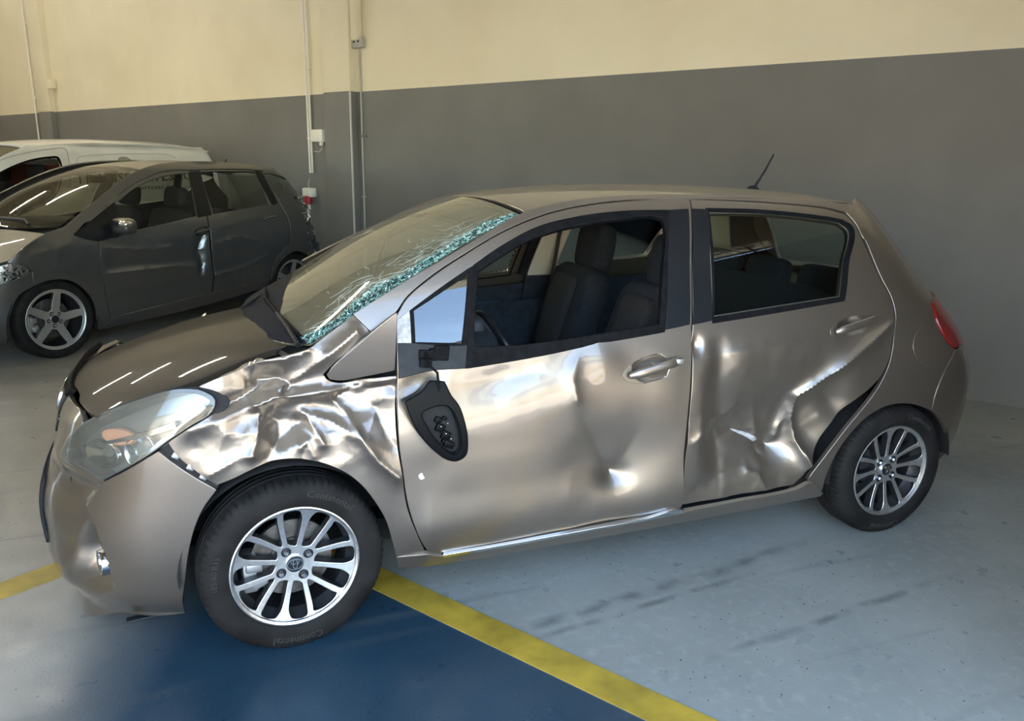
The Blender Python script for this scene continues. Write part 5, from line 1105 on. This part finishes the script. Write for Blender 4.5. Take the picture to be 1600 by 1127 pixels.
# ------------------------------------------------------------------ the compact car behind
QM = [-1.9141, 4.4542, 0.685]; TM = {
'front_door': [(0.4132,0.8983,1),(0.4012,0.7317),(0.4205,0.5314),(0.4625,0.2592,1),(0.9329,0.298),(1.4913,0.3461,1),(1.504,0.4663),(1.4921,0.7605),(1.5093,1.0438),(1.5439,1.2813),(1.6197,1.4734,1),(1.2358,1.4576),(0.911,1.3569),(0.6671,1.2443),(0.5563,1.1696),(0.4249,0.9647)],
'front_glass': [(0.6495,1.203,1),(0.8975,1.3302),(1.1975,1.4212),(1.5191,1.4613,1),(1.4516,1.2542),(1.4104,1.0656,1),(0.9332,0.999),(0.622,0.9631,1),(0.6277,1.0888)],
'sail': [(0.2137,0.9728,1),(0.3735,1.0646),(0.6424,1.2136,1),(0.6391,1.0883),(0.6347,0.9676),(0.6171,0.9422,1),(0.4017,0.9094,1),(0.2852,0.943)],
'b_pillar': [(1.5208,1.4642,1),(1.6381,1.4676,1),(1.6016,1.2803),(1.5786,1.07,1),(1.4128,1.054,1),(1.4586,1.254)],
'rear_door': [(1.6435,1.4765,1),(1.5655,1.281),(1.5308,1.0428),(1.514,0.7588),(1.5265,0.4637),(1.5176,0.3458,1),(1.8369,0.3627),(2.2171,0.3897,1),(2.2807,0.5705),(2.3792,0.6612),(2.456,0.7414),(2.5011,0.8981),(2.4725,1.129),(2.449,1.2783),(2.4146,1.4738,1),(2.0158,1.4845)],
'rear_glass': [(1.6436,1.4647,1),(1.9696,1.4751),(2.3372,1.4704,1),(2.3578,1.318),(2.379,1.145,1),(1.9748,1.1085),(1.5956,1.0752,1),(1.6089,1.2802)],
'rear_qglass': [(2.435,1.4515,1),(2.648,1.4386),(2.8347,1.3942),(2.6957,1.3265),(2.4444,1.1559,1),(2.4357,1.3106)],
'c_trim': [(2.3433,1.4767,1),(2.4473,1.4644,1),(2.4357,1.3106),(2.441,1.1495,1),(2.3726,1.1324,1),(2.3534,1.3116)],
'fender': [(0.1762,1.0397,1),(0.2149,0.9778),(0.2841,0.938),(0.4061,0.9039,1),(0.393,0.7324),(0.4122,0.5324),(0.4545,0.2547,1),(0.4367,0.2048,1),(0.3754,0.1676,1),(0.345,0.2726),(0.3179,0.42),(0.2426,0.5319),(0.1286,0.6188),(-0.0238,0.639),(-0.1341,0.6105,1),(-0.1403,0.7192,1),(-0.1712,0.7512),(-0.2754,0.7903),(-0.3172,0.7999,1),(-0.2046,0.9097),(0.0194,0.9996)],
'bumper': [(-1.1,0.7,1),(-0.5265,0.6037),(-0.3385,0.6289,1),(-0.2473,0.6628),(-0.1403,0.7144,1),(-0.1384,0.6061,1),(-0.226,0.5483),(-0.2878,0.3826),(-0.3299,0.1681,1),(-0.5119,0.1678),(-0.8,0.18),(-1.1,0.18,1)],
'headlight': [(-0.5274,0.6177),(-0.4755,0.7168),(-0.3491,0.7743),(-0.277,0.7881),(-0.171,0.7464),(-0.1446,0.7197),(-0.2475,0.6676),(-0.3318,0.633)],
'sill': [(0.3768,0.1795,1),(0.4591,0.2069),(0.4667,0.2498,1),(0.9336,0.2889),(1.488,0.3371),(2.2265,0.3818,1),(2.2145,0.3086,1),(1.3545,0.2156),(0.3925,0.1522,1)],
'rail': [(0.1531,1.0311,1),(0.4929,1.2331),(0.9406,1.4539),(1.1805,1.5212),(1.5536,1.5572),(2.1578,1.5504),(2.7636,1.5007,1),(2.8437,1.4678),(2.8437,1.3911,1),(2.6753,1.4582),(2.4287,1.4866),(2.0252,1.4968),(1.6274,1.4852),(1.242,1.4688),(0.9164,1.3676),(0.6716,1.2546),(0.5548,1.1799),(0.422,0.9752),(0.3753,1.0696),(0.2161,0.9827,1)],
'quarter': [(2.7947,1.4974,1),(2.8437,1.4574),(2.8437,1.3708),(2.9699,1.1612,1),(2.95,0.88),(2.98,0.6,1),(2.7887,0.5521,1),(2.5541,0.6475),(2.3535,0.5428),(2.2367,0.3603,1),(2.2968,0.5622),(2.395,0.653),(2.4714,0.7334),(2.517,0.897),(2.4891,1.1284),(2.467,1.2651),(2.4433,1.4707,1)],
'tail_light': [(2.8437,1.3656,1),(2.9699,1.2305),(2.9699,1.1542,1),(2.97,0.9,1),(2.97,1.22,1)],
'rear_bumper': [(2.98,0.6,1),(3.5,0.6,1),(3.5,0.25,1),(2.9,0.25),(2.7,0.45)],
'handle_f': [(1.4258,0.9312)],
'handle_r': [(2.2687,1.0088)],
'mirror': [(0.5733,0.9975)],
'd_m1': [(0.4565,0.848),(0.6535,0.8273),(0.8931,0.8028),(1.0557,0.8181)],
'd_m2': [(0.4592,0.6405),(0.8141,0.642),(1.2046,0.6257),(1.3088,0.6212)],
'd_m3': [(1.4492,0.9063),(1.3838,0.7633),(1.4171,0.6407),(1.3989,0.5517)],
'd_m4': [(0.4763,0.4587),(0.8051,0.4614),(1.2691,0.4875)],
'd_m5': [(0.0604,0.8439),(0.018,0.7226),(0.1375,0.6592)],
'd_m6': [(1.5646,0.8091),(1.8171,0.8523),(2.0557,0.8109)],
'd_m7': [(1.523,0.5075),(1.8743,0.5456),(2.1705,0.6339)],
'd_m8': [(1.6074,0.9562),(1.9305,0.9999),(2.3638,1.0429)],
'hood_edge': [(2.0794,-0.8281),(2.967,-0.7193),(4.0,-0.614),(4.0,-0.7537)],
}
m2 = empty('compact_car', (QM[0], QM[1], 0), QM[2], label='charcoal grey compact car with dented doors, parked by the white van', cat='car')
MS = M_['side']; MC = M['charcoal']
def mcre(u, v, k, w): d, _ = seg_dist(u, v, TM['d_'+k]); return np.exp(-np.sqrt((d/w)**2+.04)+.2)
def disp_m(u, v):
    u, v = np.broadcast_arrays(np.asarray(u, float), np.asarray(v, float)); d = np.zeros(u.shape)
    low = np.clip((.96-v)/.08, 0, 1)*np.clip((v-.2)/.1, 0, 1)
    for k, a, w in (('m1', .010, .02), ('m2', .014, .022), ('m3', -.035, .03), ('m4', -.012, .03), ('m5', .012, .05), ('m6', .008, .015), ('m7', .012, .02)): d += a*mcre(u, v, k, w)*low
    x = TM['d_m3']; d -= .03*gau(u, v, (x[1][0]+.02, x[1][1]), .07, .14)*low
    d += .018*mcre(u, v, 'm3', .012)*low*0
    d -= .02*gau(u, v, (TM['d_m2'][1][0], TM['d_m2'][1][1]+.05), .35, .10)*low
    d += .012*vnoise(u, v, 6, 11)*low+.004*vnoise(u, v, 17, 12)*low
    d += .010*mcre(u, v, 'm8', .05)
    return d
def mp(nm, key, mt, parent=None, holes=(), **k): return panel(nm, MS, TM[key], mt, parent or m2, holes=[TM[h] for h in holes], **k)
mp('front_fender', 'fender', MC, res=.022, disp=disp_m)
md = mp('front_door', 'front_door', MC, holes=('front_glass',), res=.018, disp=disp_m); mr = mp('rear_door', 'rear_door', MC, holes=('rear_glass', 'rear_qglass') if False else ('rear_glass',), res=.018, disp=disp_m)
mp('window_glass', 'front_glass', M['glass_pale'], md, res=.05, off=-.006, th=0); mp('window_glass', 'rear_glass', M['glass_pale'], mr, res=.05, off=-.006, th=0)
mp('mirror_sail', 'sail', M['satin'], md, res=.03, off=.006, th=.02)
mp('pillar_cover', 'b_pillar', M['satin'], md, res=.04, off=.004, th=.012); mp('pillar_cover', 'c_trim', M['satin'], mr, res=.04, off=.004, th=.012)
mp('roof_rail', 'rail', MC, res=.03)
mq = mp('rear_quarter_panel', 'quarter', MC, holes=('rear_qglass',), res=.03); mp('quarter_glass', 'rear_qglass', M['glass_pale'], mq, res=.05, off=-.006, th=0)
mp('sill', 'sill', MC, res=.03); mb = mp('front_bumper', 'bumper', MC, res=.03, both=True); mp('rear_bumper', 'rear_bumper', MC, res=.04, both=True)
for mi in (False, True):
    h = panel('headlight', Off(MS, -.04), TM['headlight'], M['lamp_grey'], m2, res=.03, th=0, mir=mi)
    panel('lamp_lens', MS, TM['headlight'], M['glass_clear'], h, res=.03, off=.003, th=0, mir=mi)
    hl = np.array([q[:2] for q in TM['headlight']]).mean(0); V_s, F_s = [], []
    for k in range(70):
        u, v = hl[0]+RNG.uniform(-.02, .33), hl[1]+RNG.uniform(-.05, .08); c_ = on(MS, u, v, -.025); 
        if mi: c_.y = -c_.y
        n0 = len(V_s); V_s += [c_+Vector((RNG.normal(0, .02), RNG.normal(0, .012), RNG.normal(0, .02))) for _ in range(3)]; F_s.append((n0, n0+1, n0+2))
    mesh('reflector', V_s, F_s, M['reflector'], h, smooth=False)
for k, kw in (('fender', 'front_fender'), ('sill', 'sill'), ('rail', 'roof_rail')): mp(kw, k, MC, res=.06, mir=True)
md2 = mp('front_door', 'front_door', MC, holes=('front_glass',), res=.06, mir=True); mr2 = mp('rear_door', 'rear_door', MC, holes=('rear_glass',), res=.06, mir=True)
mp('window_glass', 'front_glass', M['glass_pale'], md2, res=.08, off=-.006, th=0, mir=True); mp('window_glass', 'rear_glass', M['glass_pale'], mr2, res=.08, off=-.006, th=0, mir=True)
mp('pillar_cover', 'b_pillar', M['satin'], md2, res=.06, off=.004, th=.012, mir=True)
mq2 = mp('rear_quarter_panel', 'quarter', MC, holes=('rear_qglass',), res=.06, mir=True); mp('quarter_glass', 'rear_qglass', M['glass_pale'], mq2, res=.08, off=-.006, th=0, mir=True)
panel('bonnet', M_['hood'], [(.35, -.30), (.9, -.56), (1.4, -.66, 1), *[q[:2] for q in TM['hood_edge']], (3.95, -.66, 1), (3.7, -.3), (3.55, 0), (3.7, .3), (3.9, .66, 1), (2.6, .665), (1.5, .64, 1), (.9, .56), (.35, .3), (.2, 0)], MC, m2, res=.05, th=.02)
mw = panel('windscreen', M_['ws'], [(.0, -.30), (.25, -.665, 1), (1, -.66), (2, -.645), (3, -.60), (3.95, -.535, 1), (3.97, 0), (3.95, .535, 1), (3, .60), (2, .645), (1, .66), (.25, .665, 1), (0, .3), (-.05, 0)], M['glass_ws2'], m2, res=.07, th=.005)
panel('windscreen_frit', M_['ws'], [(.0, -.30), (.25, -.665, 1), (.42, -.665, 1), (.2, -.3), (.14, 0), (.2, .3), (.42, .665, 1), (.25, .665, 1), (0, .3), (-.05, 0)], M['emblem_black'], mw, res=.06, off=-.004, th=0)
panel('cowl', Off(M_['ws'], -.02), [(0, -.69, 1), (.30, -.69, 1), (.1, -.3), (.0, 0), (.1, .3), (.30, .69, 1), (0, .69, 1)], M['black'], m2, res=.07)
for v in (-.45, .1): 
    w_ = tube('wiper', [on(M_['ws'], .12, v, .03), on(M_['ws'], .35, v+.1, .02), on(M_['ws'], .38, v+.5, .015)], .012, M['black'], m2, 6)
panel('roof', M_['roof'], [(1.05, -.545, 1), (1.05, 0), (1.05, .545, 1), (3, .565), (4, .56), (5, .54), (6, .50), (6.9, .42, 1), (7, 0), (6.9, -.42, 1), (6, -.50), (5, -.54), (4, -.56), (3, -.565)], MC, m2, res=.07, th=.02, r=.006)
sp = panel('rear_window', MS, [(3.0, 1.42, 1), (3.0, 1.02, 1), (3.5, 1.02, 1), (3.5, 1.42, 1)], M['glass_pale'], m2, res=.08, th=0, both=True)
panel('tailgate', MS, [(3.0, 1.0, 1), (3.0, .60, 1), (3.5, .60, 1), (3.5, 1.0, 1)], MC, m2, res=.08, both=True)
tube('antenna', [M_['roof'](5.2, 0), M_['roof'](5.2, 0)+np.array([.03, 0, .05])], .006, M['black'], m2, 6)
# broken tail lamp, bent end of the rear bumper
bl = panel('broken_tail_light', Off(MS, -.02), TM['tail_light'], M['emblem_black'], m2, res=.03)
V_s, F_s, fm_s = [], [], []
for k in range(60):
    u, v = RNG.uniform(2.72, 2.9), RNG.uniform(.55, 1.22); c_ = on(MS, u, v, RNG.uniform(-.01, .015)); n0 = len(V_s)
    V_s += [c_+Vector((RNG.normal(0, .02), RNG.normal(0, .016), RNG.normal(0, .022))) for _ in range(3)]; F_s.append((n0, n0+1, n0+2)); fm_s.append(int(RNG.choice([0, 0, 1, 1, 1])))
sh = mesh('lamp_shards', V_s, F_s, [M['white_plastic'], M['emblem_black']], bl, fm=fm_s, smooth=False); sh['kind'] = 'stuff'
Pb = [on(MS, 2.83, .62, .02), on(MS, 2.9, .60, .06), on(MS, 2.93, .56, .12), on(MS, 2.97, .45, .10), on(MS, 2.96, .38, .06)]
V, F = tube_data([Pb[0]+Vector((0, 0, .1)), *Pb], .05, 6, ry=.008); mesh('bent_bumper_end', V, F, MC, m2, auto=30)
# handles, mirror
for (k, par) in (('handle_f', md), ('handle_r', mr)):
    q = TM[k][0]; u0, v0 = q[0], q[1]
    panel('handle_plate', MS, [(u0+.085*math.cos(a), v0+.034*math.sin(a)+.012*math.cos(a)) for a in np.linspace(0, 2*PI, 21)[:-1]], M['black'] if k == 'handle_f' else MC, par, res=.02, off=.003, th=.01, disp=lambda u, v: disp_m(u, v)-.015*np.clip(1.1-((u-u0)/.06)**2-((v-v0)/.024)**2, 0, 1))
    V, F = tube_data([on(MS, u0+t*.085, v0+.014*t, .012+.02*(1-t*t)) for t in np.linspace(-1, 1, 9)], .010, 8, ry=.008); mesh('door_handle', V, F, MC, par, auto=50)
q = TM['mirror'][0]; c0 = on(MS, q[0], q[1], .13)
V, F = superbox((0, 0, 0), (.15, .22, .135), .65, 20, 12); mm = mesh('door_mirror', [v+c0 for v in V], F, MC, md)
V, F = superbox((0, 0, 0), (.10, .15, .06), .7, 14, 8); mesh('mirror_indicator', [v+c0+Vector((-.028, -.045, .02)) for v in V], F, M['chrome'], mm)
tube('mirror_arm', [on(MS, q[0]-.01, q[1]-.05, 0), c0+Vector((0, .05, -.04))], .028, M['black'], mm, 8)
# cabin
def sb2(name, c, s, m, parent=None, rot=None, e=.35, **k):
    V, F = superbox((0, 0, 0), s, e, 18, 10, **k); R = Matrix.Rotation(rot or 0, 3, 'Y'); return mesh(name, [R @ v+Vector(c) for v in V], F, m, parent or m2)
for y in (-.36, .36):
    st = sb2('front_seat', (1.15, y, .55), (.52, .5, .2), M['fabric']); sb2('backrest', (1.42, y, .82), (.16, .5, .62), M['fabric'], st, .3); sb2('headrest', (1.56, y, 1.22), (.12, .27, .2), M['fabric'], st, .2, e=.5)
rs2 = sb2('rear_seat', (2.1, 0, .55), (.5, 1.2, .2), M['fabric']); sb2('backrest', (2.42, 0, .82), (.15, 1.2, .5), M['fabric'], rs2, .2)
sb2('dashboard', (.62, 0, .92), (.6, 1.4, .26), M['interior'])
R = Matrix.Translation((.92, -.36, .92)) @ Matrix.Rotation(math.radians(62), 4, 'Y'); tube('steering_wheel', [R @ Vector((.185*math.cos(a), .185*math.sin(a), 0)) for a in np.linspace(0, 2*PI, 33)], .014, M['emblem_black'], m2, 8)
sb2('rear_view_mirror', (1.0, -.02, 1.385), (.05, .24, .07), M['emblem_black']); sb2('sun_visor', (1.08, .36, 1.44), (.12, .36, .03), M['interior'])
inL2 = [(-.95, .25, 1), (-.45, .25, 1), (-.36, .45), (0, .66), (.36, .45), (.43, .25, 1), (2.14, .25, 1), (2.2, .45), (2.57, .67), (2.92, .45), (2.98, .3, 1), (3.0, .90, 1), (.9, .95), (.35, .88, 1), (-.3, .80, 1), (-.95, .60, 1)]
for mi in (False, True): panel('inner_flank', Off(MS, -.09), inL2, M['interior'], m2, res=.1, th=0, mir=mi)
bm = bmesh.new(); bbox_bm(bm, (1.28, 0, .24), (1.66, 1.45, .08), .01); bbox_bm(bm, (1.28, 0, .24), (3.7, .98, .1), .01); bbox_bm(bm, (0, 0, .62), (1.0, .95, .5), .02); bm_obj('underbody', bm, M['under'], m2)
def arch2(par, x, y, R_):
    s = 1 if y > 0 else -1; V = []; F = []
    for k in range(21):
        a = math.radians(-20+220*k/20)
        for (yy, rr) in ((y, R_), (y-s*.3, R_)): V.append((x+rr*math.cos(a), yy, .31+rr*math.sin(a)))
    for k in range(20): F.append((k*2, k*2+1, k*2+3, k*2+2))
    mesh('wheel_arch_liner', V, F, M['under'], par)
for x in (0, 2.568):
    for s in (-1, 1):
        arch2(m2, x, s*.83, .355)
        make_wheel(m2, .3175, .225, .243, 'five', (x, s*.745, .316), 0 if s < 0 else PI, True, (), rot=math.radians(0), detail=False, face=M['alloy_dull'], emblem=False)

# ------------------------------------------------------------------ the white van
QV = [-3.2686, 6.5182, 0.6283]; TV = {
'door_glass': [(0.2908,1.052,1),(0.5532,1.2808),(0.7502,1.4117),(1.0246,1.5224),(1.2674,1.5687),(1.3667,1.5672),(1.3734,1.514),(1.3128,1.2862),(1.2112,1.1536),(0.934,1.029),(0.6766,0.9419)],
'panel_line': [(1.5323,1.4754),(1.5839,1.578),(1.6555,1.5999),(1.8809,1.622),(2.354,1.6436),(2.7031,1.6367),(2.8116,1.6008)],
'disc': [(2.1245,1.5237)],
'door_seam': [(0.3909,1.3253),(0.785,1.5378),(1.0589,1.6198),(1.3347,1.6663),(1.4855,1.6705),(1.478,1.5558),(1.4283,1.2851)],
'text': [(1.7294,1.3591),(2.8692,1.3952)],
'url': [(2.4135,1.246),(2.7169,1.2729)],
}
van = empty('panel_van', (QV[0], QV[1], 0), QV[2], label='white panel van behind the charcoal compact car', cat='van')
VS = V_['side']; WP = M['white_paint']
vL = [(-.36, .20, 1), (.38, .20), (2.33, .20, 1), (2.42, .45), (2.73, .66), (3.04, .45), (3.10, .22, 1), (3.7, .25, 1), (3.72, 1.0), (3.70, 1.5), (3.66, 1.735, 1), (1.9, 1.735), (1.05, 1.70, 1), (.7, 1.53), (.3, 1.26), (.0, 1.05, 1), (-.5, 1.0), (-.85, .82), (-1.0, .55, 1), (-.9, .25, 1), (-.42, .22, 1), (-.34, .45), (0, .64), (.34, .45), (.40, .2, 1)]
vL = [(-.95, .25, 1), (-.42, .22, 1), (-.34, .45), (0, .66), (.34, .45), (.42, .2, 1), (2.31, .2, 1), (2.39, .45), (2.73, .67), (3.07, .45), (3.14, .22, 1), (3.75, .25, 1), (3.76, 1.0), (3.74, 1.5), (3.70, 1.735, 1), (2.3, 1.737), (1.10, 1.70, 1), (.75, 1.545), (.35, 1.29), (.02, 1.06, 1), (-.45, 1.0), (-.75, .86), (-1.0, .72, 1), (-1.02, .5)]
for mi in (False, True):
    p = panel('body_side', VS, vL, WP, van, holes=[TV['door_glass']], res=.05, mir=mi)
    panel('window_seal', VS, [(u+(u-.85)*.03, v+(v-1.28)*.06) for u, v, *_ in TV['door_glass']], M['rubber'], p, holes=[TV['door_glass']], res=.04, off=.003, th=.02, mir=mi)
    if mi: panel('door_glass', VS, TV['door_glass'], M['glass_pale'], p, res=.08, off=-.006, th=0, mir=mi)
PRESS = mat('white pressed rib', (.62, .63, .62), .4, 0, .6, .1)
def rib(key, par, w=.005):
    L = TV[key]; d = resample(L, .02, 1., closed=False); tube('door_gap' if 'seam' in key else 'pressed_rib', [on(VS, u, v, .001) for u, v in d], w, PRESS if 'seam' not in key else GRY, par, 6)
rib('panel_line', p.parent, .005); rib('door_seam', van, .004)
dc = TV['disc'][0]; panel('disc_emblem', VS, [(dc[0]+.10*math.cos(a), dc[1]-.005+.085*math.sin(a)) for a in np.linspace(0, 2*PI, 29)[:-1]], M['lamp_grey'], van, res=.04, off=.003, th=.002)
def van_text(s, size, u0, u1, v, slope=.03):
    V2, F2 = text_mesh(s, size, .0005); xs = [q.x for q in V2]; w = max(xs)-min(xs); k = (u1-u0)/w; out = []
    for q in V2: u = (u0+u1)/2+q.x*k; out.append(on(VS, u, v+q.y+slope*(u-u0), .002+q.z))
    mesh('van_lettering', out, F2, M['print_black'], van, smooth=False)
van_text('TRANSPORTESAC', .15, 1.50, 2.95, 1.345); van_text('www.transportesac.com', .075, 1.72, 2.76, 1.235)
panel('roof', V_['roof'], [(1.1, -.70, 1), (1.1, 0), (1.1, .70, 1), (2, .735), (3.5, .745), (5.9, .73, 1), (6, .6), (6, -.6), (5.9, -.73, 1), (3.5, -.745), (2, -.735)], WP, van, res=.1, th=.02)
panel('windscreen', V_['ws'], [(.25, -.75, 1), (.1, 0), (.25, .75, 1), (2, .74), (3.95, .68, 1), (3.97, 0), (3.95, -.68, 1), (2, -.74)], M['glass_ws'], van, res=.1, th=.005)
panel('bonnet', V_['hood'], [(.1, 0), (.6, -.45), (1.4, -.66, 1), (4, -.74, 1), (3.8, 0), (4, .74, 1), (1.4, .66, 1), (.6, .45)], WP, van, res=.08, th=.02)
panel('front_bumper', VS, [(-.97, .25, 1), (-1.18, .25, 1), (-1.18, .80, 1), (-1.0, .72, 1)], WP, van, res=.06, both=True)
panel('rear_door', VS, [(3.77, .30, 1), (3.9, .30, 1), (3.9, 1.70, 1), (3.72, 1.70, 1)], WP, van, res=.08, both=True)
for y in (-.40, .40):
    V, F = superbox((0, 0, 0), (.16, .48, .66), .35, 16, 10); R = Matrix.Rotation(.25, 3, 'Y'); st = mesh('backrest', [R @ v+Vector((1.25, y, .98)) for v in V], F, M['fabric'], van)
    V, F = superbox((0, 0, 0), (.12, .27, .2), .5, 14, 8); mesh('headrest', [v+Vector((1.34, y, 1.40)) for v in V], F, M['fabric'], st)
bm = bmesh.new(); bbox_bm(bm, (1.50, 0, .90), (.04, 1.5, 1.2), .01); bm_obj('bulkhead', bm, mat('dark red bulkhead', (.10, .025, .016), .8), van)
bm = bmesh.new(); bbox_bm(bm, (.62, 0, 1.0), (.5, 1.5, .26), .06); bm_obj('dashboard', bm, M['interior'], van)
R = Matrix.Translation((.95, -.40, 1.10)) @ Matrix.Rotation(math.radians(50), 4, 'Y'); tube('steering_wheel', [R @ Vector((.19*math.cos(a), .19*math.sin(a), 0)) for a in np.linspace(0, 2*PI, 29)], .015, M['emblem_black'], van, 8)
bm = bmesh.new(); bbox_bm(bm, (1.3, 0, .27), (1.7, 1.5, .1), .01); bbox_bm(bm, (1.3, 0, .30), (4.1, 1.0, .12), .01); bm_obj('underbody', bm, M['under'], van)
for x in (0, 2.728):
    for s in (-1, 1):
        arch2(van, x, s*.85, .36); make_wheel(van, .318, .195, .21, 'five', (x, s*.775, .317), 0 if s < 0 else PI, False, (), detail=False, face=M['alloy_dull'], emblem=False)
